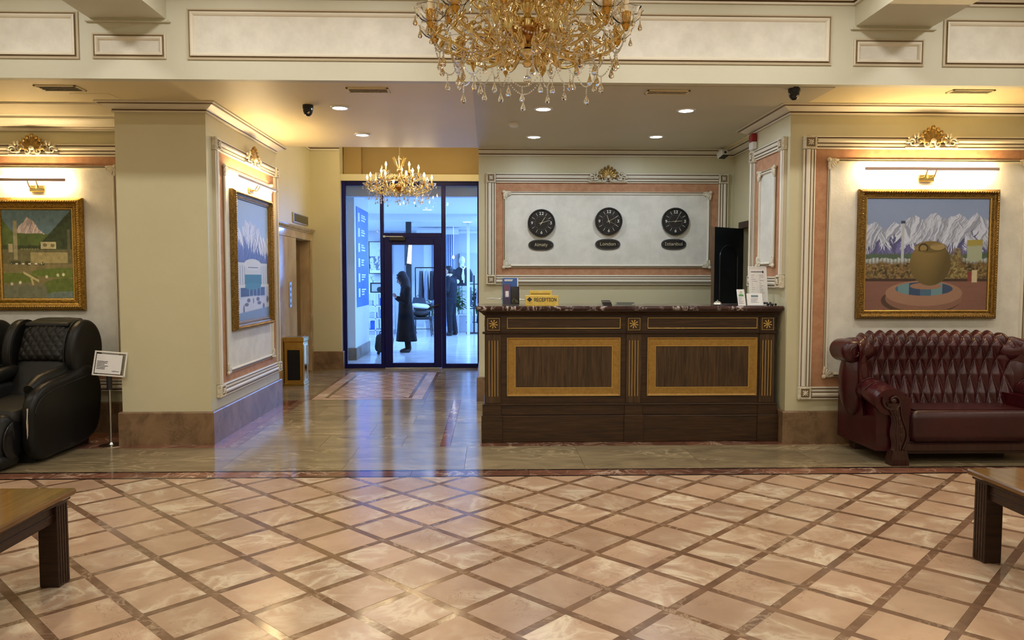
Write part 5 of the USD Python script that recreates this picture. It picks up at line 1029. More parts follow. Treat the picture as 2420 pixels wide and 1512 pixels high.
# ================================================================== CHANDELIERS
bulb_off = mat_plain('bulb_clear', (.75, .62, .42), .12, 0, transmission_weight=.5)
candle_mat = mat_plain('candle_ivory', lin(232, 214, 170), .4)
def drop_mesh(c, L_, w_, n=8):
    prof = [(0.0006, 0), (w_*.32, -L_*.22), (w_*.72, -L_*.5), (w_, -L_*.74), (w_*.72, -L_*.92), (0.0006, -L_)]
    return lathe(prof, n, c)
def beads(p, r):
    return cat(*[ell(q, (r, r, r), 0) for q in p])
def chandelier(label, cx, cy, zc, R, top, n_low, n_mid, n_up, s, lit, seed):
    r_ = np.random.default_rng(seed)
    t = Thing('crystal_chandelier', label, 'chandelier', (cx, cy, zc-.40*s))
    C = np.array([cx, cy, 0.0])
    t.part('column', lathe([(0.001, zc-.205*s), (.018*s, zc-.20*s), (.03*s, zc-.185*s), (.012*s, zc-.165*s), (.02*s, zc-.15*s), (.045*s, zc-.135*s), (.05*s, zc-.12*s), (.02*s, zc-.105*s), (.016*s, zc-.09*s), (.03*s, zc-.085*s)], 28, C), gilt, smooth=40)
    t.part('bowl', lathe([(.03*s, zc-.088*s), (.075*s, zc-.08*s), (.098*s, zc-.06*s), (.108*s, zc-.035*s), (.118*s, zc-.03*s), (.118*s, zc-.02*s), (.1*s, zc-.014*s), (.06*s, zc-.01*s)], 40, C), bronze, smooth=40)
    t.part('fluted_collar', cat(lathe([(.06*s, zc-.012*s), (.05*s, zc+.0*s), (.052*s, zc+.035*s), (.06*s, zc+.04*s), (.03*s, zc+.05*s), (.018*s, zc+.075*s), (.035*s, zc+.1*s), (.038*s, zc+.12*s), (.016*s, zc+.15*s), (.016*s, zc+.24*s), (.045*s, zc+.27*s), (.05*s, zc+.30*s), (.018*s, zc+.33*s), (.014*s, zc+.46*s), (.04*s, zc+.48*s), (.012*s, zc+.52*s)], 28, C), *[tube([C+np.array([.053*s*math.cos(a), .053*s*math.sin(a), zc]), C+np.array([.054*s*math.cos(a), .054*s*math.sin(a), zc+.035*s])], .005*s, 5) for a in np.arange(14)*2*PI/14]), gilt, smooth=40)
    t.part('hanging_rod', tube([(cx, cy, zc+.5*s), (cx, cy, top-.03)], .008, 8), gilt); t.part('ceiling_rose', lathe([(.075, top-.001), (.07, top-.02), (.03, top-.04), (0.01, top-.045)], 28, C), gilt, smooth=40)
    for k in range(8):
        a = k*2*PI/8; u = np.array([math.cos(a), math.sin(a), 0]); th = np.linspace(-.6, 3.0, 16)
        t.part('crown_leaf', tube([C+u*((.06+.055*math.sin(q*1.05))*s+.012*s)+np.array([0, 0, zc+(.36+.10*math.cos(q*.9-1.2)*1.6)*s]) for q in th], np.linspace(.009, .004, 16)*s, 6), gilt)
    ends = []
    def tier(n, Rt, z0, zt, dip, ph, leafy, drops):
        for k in range(n):
            a = ph+k*2*PI/n; u = np.array([math.cos(a), math.sin(a), 0]); w_ = np.array([-math.sin(a), math.cos(a), 0])
            def Q(r, z, o=0.0): return C+u*r*s+w_*o*s+np.array([0, 0, zt+z*s])
            rr = Rt
            kp = np.array([(.03, z0), (.10, z0+.015), (.18, z0-dip*.4), (.27, z0-dip), (.37, z0-dip*.9), (.46, -.105), (.53, -.08), (.58, -.03)]); kp[:, 0] *= rr/.58
            cs = CubicSpline(np.linspace(0, 1, len(kp)), kp); q = cs(np.linspace(0, 1, 30)); pth = np.array([Q(r, z) for r, z in q])
            arm = [tube(pth, np.linspace(.0095, .007, 30)*s, 8)]
            # scrolls on the arm
            for c0, zz, r0, tw, st_ in ((.20*rr/.58, z0-dip*.5+.055, .05, 1, -1.4), (.36*rr/.58, z0-dip+.075, .055, -1, 3.6), (.50*rr/.58, -.07, .04, 1, -2.2)):
                th = np.linspace(0, 6.0, 22); r = r0*(1-th/7.5)*(rr/.58)
                arm.append(tube([Q(c0+x, zz+y) for x, y in zip(r*np.cos(st_+tw*th), r*np.sin(st_+tw*th))], np.linspace(.0062, .003, 22)*s, 6))
            for c0, zz, tl in ((.15, z0-.01, .9), (.30, z0-dip+.015, .4), (.42, z0-dip*.6+.03, -.5), (.24, z0-dip+.03, 2.0), (.47, -.11, 1.4), (.53, -.05, 2.2)):
                R_ = np.column_stack([u*math.cos(tl)+np.array([0, 0, math.sin(tl)]), w_, -u*math.sin(tl)+np.array([0, 0, math.cos(tl)])])
                arm.append(ell(Q(c0*rr/.58, zz), np.array([.038, .016, .007])*s, 1, R_)); arm.append(ell(Q(c0*rr/.58, zz+.012, .012), np.array([.026, .010, .006])*s, 1, R_)); arm.append(ell(Q(c0*rr/.58, zz+.008, -.014), np.array([.026, .010, .006])*s, 1, R_))
            ap = t.part('arm', cat(*arm), gilt, smooth=60)
            E = Q(rr, 0)
            cup = cat(lathe([(.004*s, -.05*s), (.012*s, -.045*s), (.02*s, -.03*s), (.024*s, -.02*s), (.014*s, -.012*s), (.022*s, -.006*s), (.024*s, .0), (.024*s, .035*s), (.027*s, .037*s), (.027*s, .042*s), (.018*s, .042*s)], 20, E))
            t.part('cup', cup, brass, smooth=35, under=ap)
            nb = 24; ab = np.arange(nb)*2*PI/nb; wv = 1+.07*np.cos(ab*8)
            ring = lambda r, z: np.stack([E[0]+r*s*wv*np.cos(ab), E[1]+r*s*wv*np.sin(ab), np.full(nb, E[2]+z*s)], -1)
            P = np.array([ring(.02, -.015), ring(.045, -.008), ring(.068, .016), ring(.078, .045), ring(.086, .052), ring(.083, .055), ring(.074, .047), ring(.064, .02), ring(.043, -.003), ring(.02, -.009)]); v, f = grid(np.concatenate([P, P[:, :1]], 1))
            t.part('glass_bowl', (v, f), crystal, smooth=50, under=ap)
            t.part('candle', lathe([(.013*s, .04*s), (.014*s, .05*s), (.013*s, .12*s), (.0, .121*s)], 16, E), candle_mat, smooth=40, under=ap)
            t.part('bulb', lathe([(.007*s, .12*s), (.010*s, .128*s), (.018*s, .145*s), (.019*s, .155*s), (.014*s, .172*s), (.006*s, .19*s), (.001*s, .205*s)], 16, E), glow_flame if (lit and r_.random() > .08) else bulb_off, smooth=True, under=ap)
            for dx in np.arange(drops)*2*PI/drops+.3:
                Pd = E+np.array([math.cos(dx)*.080*s, math.sin(dx)*.080*s, .045*s]); Lc = r_.uniform(.02, .05)*s
                t.part('crystal_drop', cat(drop_mesh(Pd-[0, 0, Lc], r_.uniform(.045, .06)*s, .012*s, 6), beads([Pd-[0, 0, q] for q in np.linspace(.004*s, Lc, 3)], .004*s)), crystal, under=ap)
            pm = Q(.40*rr/.58, z0-dip*.85); Lc = r_.uniform(.04, .09)*s
            t.part('crystal_drop', cat(drop_mesh(pm-[0, 0, Lc], .065*s, .016*s, 8), beads([pm-[0, 0, q] for q in np.linspace(.012*s, Lc, 5)], .0045*s)), crystal, under=ap)
            ends.append((a, Q(.46*rr/.58, -.15), Q(rr, -.05))) if leafy else None
    tier(n_low, R/s, -.10, zc, .045, -PI/2+PI/n_low, True, 4)
    tier(n_up, R/s*.60, -.05, zc+.20*s, .05, -PI/2+PI/n_up, False, 4); tier(n_mid, R/s*.80, -.06, zc+.07*s, .05, -PI/2+PI/n_mid, True, 4)
    ends.sort(key=lambda e: e[0])
    for k in range(len(ends)):
        A, Bq = ends[k][2], ends[(k+1) % len(ends)][2]; q = np.linspace(0, 1, 22); sag = .13*s
        pts = A+(Bq-A)*q[:, None]; pts[:, 2] -= sag*(1-(2*q-1)**2)
        ch = t.part('bead_chain', beads(pts, .0052*s), crystal); m = pts[11]
        t.part('crystal_drop', cat(beads([m-[0, 0, z_] for z_ in (.008*s, .018*s, .028*s)], .005*s), drop_mesh(m-[0, 0, .032*s], .062*s, .0155*s, 8)), crystal, under=ch)
        A2, B2 = ends[k][1], ends[(k+1) % len(ends)][1]; pts = A2+(B2-A2)*q[:, None]; pts[:, 2] -= .10*s*(1-(2*q-1)**2)
        ch = t.part('bead_chain', beads(pts, .005*s), crystal); m = pts[11]
        t.part('crystal_drop', cat(beads([m-[0, 0, z_] for z_ in (.008*s, .018*s, .028*s, .038*s)], .005*s), drop_mesh(m-[0, 0, .042*s], .058*s, .015*s, 8)), crystal, under=ch)
    m = C+np.array([0, 0, zc-.205*s]); t.part('bottom_ball', cat(beads([m-[0, 0, z_] for z_ in (.01*s, .022*s, .034*s)], .006*s), ell(m-[0, 0, .062*s], (.022*s,)*3, 2)), crystal)
    return t
chandelier('large gilt crystal chandelier hanging in front of the beam at the top', .20, 4.07, 2.805, .515, UPPER, 12, 6, 6, 1.0, False, 3)
chandelier('smaller lit gilt chandelier hanging before the glass door', -1.23, 10.5, 2.735, .44, 3.88, 10, 5, 5, .74, True, 5)
# ================================================================== SHOP HALL BEHIND THE GLASS
w_shop = mat_plain('shop_white', lin(216, 216, 214), .55)
w_shop2 = mat_plain('shop_grey', lin(176, 178, 182), .5)
tile_shop = mat_noise('shop_tile', lin(206, 202, 196), lin(220, 216, 210), 2.2, rough=.12)
SX0_, SX1_, SY1 = -5.0, 2.4, 23.0
sfl = Thing('floor_paving', kind='structure')
struct('floor', bx(SX0_, SX1_, 12.5, SY1, -.06, -.008), w_shop2)
xs = np.arange(-4.4, 1.3, .6); ys = np.arange(12.5, 22.9, .6)
for x in xs:
    for y in ys:
        sfl.part('tile', bx(x+.002, x+.598, y+.002, min(y+.598, 23), -.008, 0, .0015), tile_shop)
struct('wall_shop_back', bx(SX0_, SX1_, SY1, SY1+.1, 0, 3.3), w_shop); struct('wall_shop_left', bx(SX0_-.1, SX0_, 12.6, SY1, 0, 3.3), w_shop); struct('wall_shop_right', bx(SX1_, SX1_+.1, 12.6, SY1, 0, 3.3), w_shop)
struct('ceiling', bx(SX0_, SX1_, 13.0, 18.4, 3.0, 3.1), w_shop); struct('ceiling', bx(SX0_, SX1_, 18.4, SY1, 2.85, 3.1), w_shop); struct('ceiling_shop_beam', bx(SX0_, SX1_, 12.87, 13.05, 2.84, 3.1), w_shop2)
struct('wall_shop_pilaster', bx(-2.95, -2.55, 22.8, 23.0, 0, 2.85), w_shop2); struct('wall_shop_pilaster', bx(-1.95, -1.72, 22.6, 23.0, 0, 2.85), w_shop); struct('wall_shop_pilaster', bx(-.9, -.2, 22.85, 23.0, 0, 2.2), w_shop2)
for k, (x, y, z) in enumerate(((-1.40, 17.2, 3.0), (-.56, 18.9, 2.85))):
    t = Thing('recessed_downlight', ['downlight in the bright ceiling beyond the glass transom', 'downlight above the right pane of the shop'][k], 'downlight', (x, y, z-.01)); t.part('ring', lathe([(.10, z-.012), (.13, z-.010), (.135, z-.001)], 28, (x, y, 0)), white_gloss); t.part('lens', lathe([(0, z-.008), (.10, z-.008), (.10, z-.004)], 28, (x, y, 0)), glow_shop)
solo('air_duct', cat(bx(-2.0, -.85, 20.9, 21.2, 2.66, 2.80, .01), tube([(-.85, 21.05, 2.73), (-.6, 20.95, 2.73), (.4, 20.95, 2.70)], .05, 10)), w_shop, 'white air duct under the shop ceiling seen through the transom pane', 'duct')
# column with banner
struct('wall_shop_column', bx(-3.3, -2.40, 13.6, 15.15, 0, 3.05), mat_plain('shop_column_white', lin(222, 222, 220), .5)); v, f, c = wall_run([(-3.3, 13.6), (-2.40, 13.6), (-2.40, 15.15)], [(.02, 0), (.02, .215), (0, .22)]); struct('baseboard_shop_column', (v, f), m_skirt)
t = Thing('blue_banner', 'tall blue banner with white print wrapped on the side of the shop column', 'banner', (-2.395, 14.5, .94)); prb = mat_noise('banner_blue', lin(64, 120, 214), lin(44, 98, 196), 1.2, rough=.4)
t.part('sheet', bx(-2.3985, -2.393, 13.78, 15.1, .94, 2.76, .002), prb); r_ = np.random.default_rng(2)
for z in np.linspace(1.12, 2.5, 6): t.part('print_block', bx(-2.394, -2.3915, 13.95, 14.12, z, z+.16), paper); t.part('print_line', cat(*[bx(-2.394, -2.3915, 14.28, 14.28+r_.uniform(.2, .55), z+.03+q, z+.055+q) for q in (0, .05, .09)]), paper)
# poster
def poster(S, T_):
    img = np.full((*S.shape, 3), 0.62); img = blend(img, (T_ < .55)*(S < .45)*(fb(S, T_, 9, 4) > .5)*1., lin(110, 112, 118)); img = blend(img, (T_ < .1)*(S < .5)*1., lin(225, 225, 225)); img = blend(img, soft(.13-np.abs(S-.62), .03)*(T_ > .02)*(T_ < .56), lin(64, 64, 70)); img = blend(img, soft(.16-np.abs(S-.62), .03)*(T_ > .5)*(T_ < .78), lin(150, 150, 156)); img = blend(img, soft(1-np.hypot((S-.6)/.09, (T_-.85)/.08), .2), lin(60, 60, 64)); return img*(.85+.3*fb(S, T_, 20, 8))[..., None]
t = Thing('shop_poster', 'large framed grey fashion photograph on the shop wall behind the left pane', 'poster', (-3.26, 22.94, 1.6)); s_ = np.linspace(0, 1, 70); S, T_ = np.meshgrid(s_, s_); v, f = grid(np.stack([-3.58+.66*S, np.full_like(S, 22.775), 1.6+.92*T_], -1)); t.part('print', (v, f), canvas_mat, col=np.clip(poster(S, T_), 0, 1).reshape(-1, 3)); v, f, c = frame_sweep([(0, .19), (0, .235), (.02, .235), (.02, .21)], -3.60, -2.90, 1.58, 2.54); t.part('frame', frame_map((v, f), (0, 23.0, 0), (1, 0, 0), (0, -1, 0)), black_matt); t.part('backing', bx(-3.58, -2.92, 22.79, 22.8, 1.6, 2.52), black_matt)
# display cabinet
t = Thing('display_cabinet', 'glass display cabinet with white shelves behind the left pane', 'display cabinet', (-2.95, 19.9, 0)); CX0, CX1, CY0, CY1 = -3.5, -2.5, 19.6, 20.3
for x in (CX0, -2.96, CX1-.03):
    for y in (CY0, CY1-.03): t.part('post', bx(x, x+.03, y, y+.03, 0, 1.06), w_shop)
for z in (.10, .40, .72, 1.05): t.part('shelf', bx(CX0, CX1, CY0, CY1, z, z+.025, .003), w_shop)
t.part('plinth', bx(CX0+.02, CX1-.02, CY0+.02, CY1-.02, 0, .1), w_shop2); t.part('front_glass', bx(CX0+.03, CX1-.03, CY0+.004, CY0+.008, .125, 1.05), pane)
for k, (x, z, w__, h, cc) in enumerate(((-3.35, .125, .2, .16, 1), (-3.1, .125, .12, .22, 0), (-2.82, .125, .25, .12, 1), (-3.38, .425, .14, .2, 0), (-3.12, .425, .18, .14, 1), (-2.84, .425, .22, .22, 0), (-3.3, .745, .26, .13, 1), (-2.85, .745, .2, .2, 0), (-2.62, .425, .1, .12, 1))):
    lab = ['white box at the left end of the bottom cabinet shelf', 'tall blue box in the middle of the bottom cabinet shelf', 'flat white box at the right of the bottom cabinet shelf', 'tall blue box at the left end of the middle cabinet shelf', 'flat white box in the centre of the middle cabinet shelf', 'large blue box at the right of the middle cabinet shelf', 'wide white box at the left of the upper cabinet shelf', 'blue box at the right of the upper cabinet shelf', 'narrow white box at the right end of the middle cabinet shelf'][k]
    solo('shop_box', bx(x, x+w__, 19.75, 19.95, z, z+h, .004), [prb, paper][cc], lab, 'box', group='boxes in the display cabinet')
t = Thing('picture_stand', 'small black picture frame standing on the display cabinet', 'picture frame', (-2.95, 19.8, 1.075)); v, f, c = frame_sweep([(0, 0), (0, .02), (.03, .02), (.03, 0)], -3.10, -2.72, 1.075, 1.34); t.part('frame', frame_map((v, f), (0, 19.82, 0), (1, 0, 0), (0, -1, 0)), black_matt); t.part('print', bx(-3.08, -2.74, 19.815, 19.82, 1.09, 1.33), w_shop2); t.part('figure', ell((-2.86, 19.81, 1.16), (.07, .004, .07), 2), black_matt)
# vase twig
leafm = usdkit.material(stage, L+'leaf_green', {'oi': ('object_info', {}), 'g': ('geometry', {}), 'n': ('noise_texture', dict(scale=9, detail=2)), 'r': ('rgb_ramp', dict(ramp=[(.3, lin(30, 70, 40)), (.7, lin(96, 148, 96))])), 'd': ('principled_bsdf', dict(roughness=.4)), 't': ('translucent_bsdf', dict(color=lin(90, 150, 80))), 'm': ('mix_closure', dict(fac=.25))}, [('g.position', 'n.vector'), ('n.fac', 'r.fac'), ('r.color', 'd.base_color'), ('d.BSDF', 'm.closure1'), ('t.BSDF', 'm.closure2')], 'm.closure')
def leaf(c, d, L_, w_, curl):
    d = np.asarray(d, float)/np.linalg.norm(d); sd = np.cross(d, [0, 0, 1.0]); sd /= np.linalg.norm(sd)+1e-9; up = np.cross(sd, d); q = np.linspace(0, 1, 7)
    mid = np.asarray(c)+q[:, None]*L_*d+((-curl*q**2)[:, None]*np.array([0, 0, L_])); wv = w_*np.sin(np.clip(q*.93+.07, 0, 1)*PI)**.8
    rows = np.stack([mid-sd*wv[:, None]+up*(wv*.25)[:, None], mid, mid+sd*wv[:, None]+up*(wv*.25)[:, None]], 1); return grid(rows)
def plant(label, x, y, z, h, n, ll, ww, seed, pot, spread=.9):
    r_ = np.random.default_rng(seed); t = Thing('potted_plant', label, 'plant', (x, y, z)); base = np.array([x, y, z])
    if pot: t.part('pot', lathe([(0, 0), (pot*.75, 0), (pot, pot*1.6), (pot*1.08, pot*1.62), (pot*1.08, pot*1.8), (pot*.9, pot*1.8), (pot*.88, pot*1.5), (0, pot*1.5)], 24, base), w_shop2, smooth=40)
    z0 = pot*1.5 if pot else 0; lv = []
    for k in range(n):
        a = r_.uniform(0, 2*PI); hh = z0+(h-z0)*r_.uniform(.25, 1); rr = r_.uniform(.02, .16)*spread; c = base+[rr*math.cos(a), rr*math.sin(a), hh*.8]
        if k % 4 == 0: t.part('stem', tube([base+[0, 0, z0], base+[rr*.5*math.cos(a), rr*.5*math.sin(a), hh*.45], c], .007, 5), leafm)
        d = np.array([math.cos(a), math.sin(a), r_.uniform(-.1, .9)]); t.part('leaf', leaf(c, d, ll*r_.uniform(.7, 1.2), ww*r_.uniform(.7, 1.2), r_.uniform(.1, .5)), leafm)
    return t
plant('green broad-leaved plant behind the chair with the pillow', -1.62, 20.9, 0, 1.10, 46, .26, .055, 3, .16)
tb = Thing('planter_box', 'long pale grey planter box in the shop behind the right pane', 'planter', (-.6, 20.6, 0)); tb.part('body', bx(-1.15, -.1, 20.4, 20.85, .0, .47, .01), w_shop2); tb.part('soil', bx(-1.12, -.13, 20.43, 20.82, .44, .475), black_matt); tb.part('rim', cat(bx(-1.16, -.09, 20.39, 20.43, .45, .485, .004)), w_shop)
plant('dense dark green plant in the planter box, left side', -.90, 20.6, .475, .86, 110, .2, .055, 5, 0); plant('dense dark green plant in the planter box, right side', -.36, 20.62, .475, .80, 100, .2, .055, 8, 0)
# twig
solo('twig_decoration', cat(tube([(-3.0, 19.9, 1.075), (-3.02, 19.9, 1.3), (-3.1, 19.9, 1.5)], .006, 5), *[leaf((-3.02-.03*k/3, 19.9, 1.22+.05*k), (math.cos(k*2.4), math.sin(k*2.4), .5), .09, .02, .1) for k in range(6)]), leafm, 'thin green twig standing on the display cabinet', 'twig')
solo('exit_sign', cat(bx(-2.62, -2.36, 22.74, 22.79, 1.42, 1.58, .004)), mat_emit('exit_green', lin(60, 170, 110), 1.2), 'small green exit sign low on the shop back wall', 'sign')
t = Thing('black_pillar', 'slim black pillar in the shop behind the hooded woman', 'pillar', (-2.02, 19.0, 0)); t.part('shaft', bx(-2.08, -1.95, 18.95, 19.08, 0, 2.86, .004), black_matt)
t = Thing('tilted_screen', 'black hanging screen with a white glowing panel beside the pillar', 'screen', (-2.0, 18.8, 1.9)); t.part('body', hull([(x, y, z) for x, y, z in ((-2.10, 18.85, 2.36), (-2.0, 18.75, 2.36), (-2.10, 18.85, 1.78), (-2.04, 18.80, 1.76), (-2.12, 18.93, 2.36), (-2.12, 18.93, 1.80))]), black_gloss); t.part('light_panel', hull([(x, y, z) for x, z in ((-1.98, 2.34), (-1.90, 2.36), (-2.03, 1.82), (-1.92, 1.80)) for y in (18.70, 18.72)]), mat_emit('panel_white', (.9, .95, 1.), 1.6)); t.part('arm', tube([(-2.08, 18.95, 2.30), (-2.05, 18.85, 2.34), (-1.95, 18.72, 2.36)], .012, 6), black_matt)
q = np.linspace(0, 1, 80); P = np.stack([np.stack([-1.70+.62*q, 22.55+.035*np.sin(q*60), np.full(80, z)], -1) for z in (.02, 2.8)]); Pb = P+[0, .012, 0]
solo('curtain', cat(grid(P), grid(Pb)), mat_plain('curtain_blue', lin(176, 190, 214), .7), 'pale blue pleated curtain hanging at the back of the shop', 'curtain', smooth=True)
# clothes rails
cols = [lin(60, 64, 74), lin(150, 156, 170), lin(34, 38, 46), lin(190, 192, 200), lin(80, 60, 64)]
gm = [mat_plain(f'garment_{k}', c, .8) for k, c in enumerate(cols)]
def garment(label, x, y, z, w_, L_, m, ang=0.0):
    t = Thing('hanging_garment', label, 'garment', (x, y, z-L_)); th = np.linspace(0, 2*PI, 20, endpoint=False); rows = []
    for k, q in enumerate(np.linspace(0, 1, 9)):
        ww = w_*(.25 if k == 0 else .85+.15*q+.05*math.sin(q*7)); dd = .05+.03*q; rows.append(np.stack([x+dd*.9*np.sin(th)*(1+.15*np.sin(th*5)), y+ww*.8*np.cos(th), np.full(20, z-.06-q*(L_-.06)-(.05 if k else 0)*np.abs(np.cos(th)))], -1))
    rows = np.array(rows); t.part('cloth', grid(np.concatenate([rows, rows[:, :1]], 1)), m, smooth=True); t.part('hanger', cat(tube([(x, y, z-.07), (x, y, z-.02), (x, y+.02, z+.01), (x, y, z+.03)], .004, 5), tube([(x, y-w_*.6, z-.11), (x, y, z-.06), (x, y+w_*.6, z-.11)], .005, 5)), steel)
t = Thing('clothes_rail', 'black clothes rail with garments left of the door stile', 'clothes rail', (-1.6, 20.0, 0))
t.part('rail', tube([(-1.95, 20.0, 1.73), (-1.25, 20.0, 1.73)], .014, 8), black_matt); [t.part('upright', tube([(x, 20.0, 0), (x, 20.0, 1.73)], .014, 8), black_matt) for x in (-1.95, -1.25)]; [t.part('foot', tube([(x, 19.8, .014), (x, 20.2, .014)], .014, 8), black_matt) for x in (-1.95, -1.25)]
for k, x in enumerate((-1.80, -1.66, -1.52, -1.36)): garment(['grey garment at the left of the left clothes rail', 'pale garment second on the left clothes rail', 'black garment third on the left clothes rail', 'white garment at the right of the left clothes rail'][k], x, 20.0, 1.70, .24, .78, gm[[0, 1, 2, 3][k]])
t = Thing('clothes_stand', 'tall black clothes stand at the right edge of the shop', 'clothes stand', (-.41, 19.9, 0)); t.part('post', tube([(-.41, 19.9, 0), (-.41, 19.9, 1.53)], .022, 10), black_matt); t.part('foot', bx(-.62, -.15, 19.82, 19.98, 0, .03, .006), black_matt); [t.part('bar', tube([(-.62, 19.9, z), (-.12, 19.9, z)], .012, 8), black_matt) for z in (1.30, .66, .30)]
for k, (x, z) in enumerate(((-.53, 1.28), (-.30, 1.28), (-.52, .64), (-.28, .64))): garment(['grey garment on the upper left of the black stand', 'white garment on the upper right of the black stand', 'pale garment on the lower left of the black stand', 'black garment on the lower right of the black stand'][k], x, 19.9, z, .17, .5 if z > 1 else .32, gm[[0, 3, 1, 2][k]])
solo('white_post', cat(bx(-.585, -.51, 19.4, 19.47, 0, 2.85, .004)), w_shop, 'slim white post standing left of the black clothes stand', 'post')
# bust mannequin
t = Thing('mannequin', 'white headed bust mannequin in a dark jacket and white scarf above the plants', 'mannequin', (-.77, 21.2, 0)); mc_ = np.array([-.77, 21.2, 0])
t.part('stand', tube([mc_+[0, 0, 0], mc_+[0, 0, 1.35]], .02, 10), steel); t.part('stand_base', lathe([(0, 0), (.16, 0), (.16, .012), (.03, .02)], 24, mc_), steel)
t.part('bust', cat(ell(mc_+[0, 0, 1.94], (.085, .10, .125), 3), tube([mc_+[0, 0, 1.72], mc_+[0, -.01, 1.88]], [.07, .055], 14), ell(mc_+[0, -.09, 1.93], (.02, .03, .025), 1)), w_shop, smooth=True)
th = np.linspace(0, 2*PI, 32, endpoint=False); rows = np.array([np.stack([mc_[0]+a*np.cos(th), mc_[1]+b_*np.sin(th), np.full(32, z)], -1) for a, b_, z in ((.07, .07, 1.77), (.13, .09, 1.74), (.205, .12, 1.68), (.225, .135, 1.58), (.21, .14, 1.45), (.205, .14, 1.33), (.215, .145, 1.24))]); t.part('jacket', grid(np.concatenate([rows, rows[:, :1]], 1)), gm[2], smooth=True)
for s in (-1, 1): t.part('sleeve', tube([mc_+[s*.18, 0, 1.68], mc_+[s*.245, -.02, 1.55], mc_+[s*.25, -.05, 1.35]], [.065, .06, .05], 12), gm[2], smooth=True)
t.part('scarf', cat(tube([mc_+[-.05, -.12, 1.77], mc_+[.03, -.15, 1.72], mc_+[.05, -.16, 1.5], mc_+[.05, -.16, 1.32]], [.03, .04, .045, .04], 10, flat=.5), tube([mc_+[.09, -.08, 1.77], mc_+[.04, -.15, 1.70], mc_+[.01, -.165, 1.52], mc_+[.02, -.165, 1.40]], [.03, .035, .04, .035], 10, flat=.5)), paper, smooth=True); t.part('pocket_bag', ell(mc_+[-.12, -.155, 1.36], (.055, .02, .06), 2), paper, smooth=True)
t = Thing('shopping_bag', 'white paper carrier bag beside the planter box', 'bag', (-.93, 20.25, 0.36)); solo('display_stool', cat(bx(-1.05, -.82, 20.15, 20.35, .0, .47, .01)), w_shop2, 'small grey block under the white carrier bag', 'stool'); t.part('body', hull([(x, y, z) for x, y, z in ((-1.01, 20.2, .47), (-.86, 20.2, .47), (-1.01, 20.29, .47), (-.86, 20.29, .47), (-1.0, 20.22, .68), (-.865, 20.22, .68), (-1.0, 20.27, .68), (-.865, 20.27, .68))]), paper); t.part('handle', tube([(-.97, 20.22, .68), (-.96, 20.22, .77), (-.91, 20.22, .77), (-.90, 20.22, .68)], .006, 6), paper)
solo('pendant_bulb', cat(ell((-.98, 20.6, 2.02), (.03, .03, .05), 2), tube([(-.98, 20.6, 2.07), (-.98, 20.6, 2.84)], .003, 5)), glow_shop, 'small glowing pendant bulb to the left of the mannequin', 'pendant')
# chair with bag and pillow
t = Thing('shop_chair', 'black metal shop chair carrying a bag and a white pillow', 'chair', (-1.72, 19.3, 0)); X, Y = -1.72, 19.3
t.part('seat', rbox((X, Y, .455), (.50, .46, .05), .022), black_matt, smooth=60); t.part('seat_frame', tube([(X-.24, Y-.22, .425), (X+.24, Y-.22, .425), (X+.24, Y+.22, .425), (X-.24, Y+.22, .425), (X-.24, Y-.22, .425)], .012, 8), black_matt)
for a, b_ in ((-1, -1), (1, -1), (-1, 1), (1, 1)): t.part('leg', tube([(X+a*.22, Y+b_*.2, .43), (X+a*.255, Y+b_*.23, 0)], .012, 8), black_matt)
t.part('stretcher', tube([(X-.24, Y-.215, .18), (X+.24, Y-.215, .18)], .009, 6), black_matt); t.part('backrest', cat(tube([(X-.23, Y+.22, .43), (X-.23, Y+.27, .82), (X+.23, Y+.27, .82), (X+.23, Y+.22, .43)], .012, 8), rbox((X, Y+.26, .72), (.44, .03, .16), .014)), black_matt, smooth=60); t.part('armrest', tube([(X+.24, Y+.2, .64), (X+.27, Y-.05, .64), (X+.27, Y-.2, .66)], .016, 8), black_matt)
t = Thing('black_bag', 'soft black bag lying on the shop chair under the pillow', 'bag', (X-.02, Y-.02, .48)); t.part('body', xf(ell((0, 0, 0), (.24, .19, .11), 3), loc=(X-.02, Y-.04, .585)), black_matt, smooth=True); t.part('strap', tube([(X-.2, Y-.12, .6), (X-.1, Y-.2, .68), (X+.08, Y-.2, .67), (X+.18, Y-.1, .6)], .012, 6), black_matt)
t = Thing('white_pillow', 'white pillow on top of the black bag on the chair', 'pillow', (X-.04, Y-.02, .69)); q = np.linspace(-1, 1, 30); S, T_ = np.meshgrid(q, q); hgt = .07*np.clip((1-S**4)*(1-T_**4), 0, 1)**.6
t.part('cushion', cat(grid(np.stack([X-.03+S*.23*(1-.06*T_**2), Y-.03+T_*.17*(1-.06*S**2), .745+hgt-.02*S], -1)), grid(np.stack([X-.03+S*.23*(1-.06*T_**2), Y-.03+T_*.17*(1-.06*S**2), .745-hgt*.8-.02*S], -1))), paper, smooth=True)
t = Thing('grey_handbag', 'grey handbag standing on the pillow', 'bag', (X-.08, Y, .80)); t.part('body', hull([(X-.25, Y+.0, .82), (X+.1, Y+.0, .80), (X-.25, Y+.1, .82), (X+.1, Y+.1, .80), (X-.22, Y+.03, .97), (X+.07, Y+.03, .95), (X-.22, Y+.07, .97), (X+.07, Y+.07, .95)]), gm[0]); t.part('handle', tube([(X-.14, Y+.05, .96), (X-.12, Y+.05, 1.02), (X-.02, Y+.05, 1.02), (X+.0, Y+.05, .955)], .008, 6), gm[0])
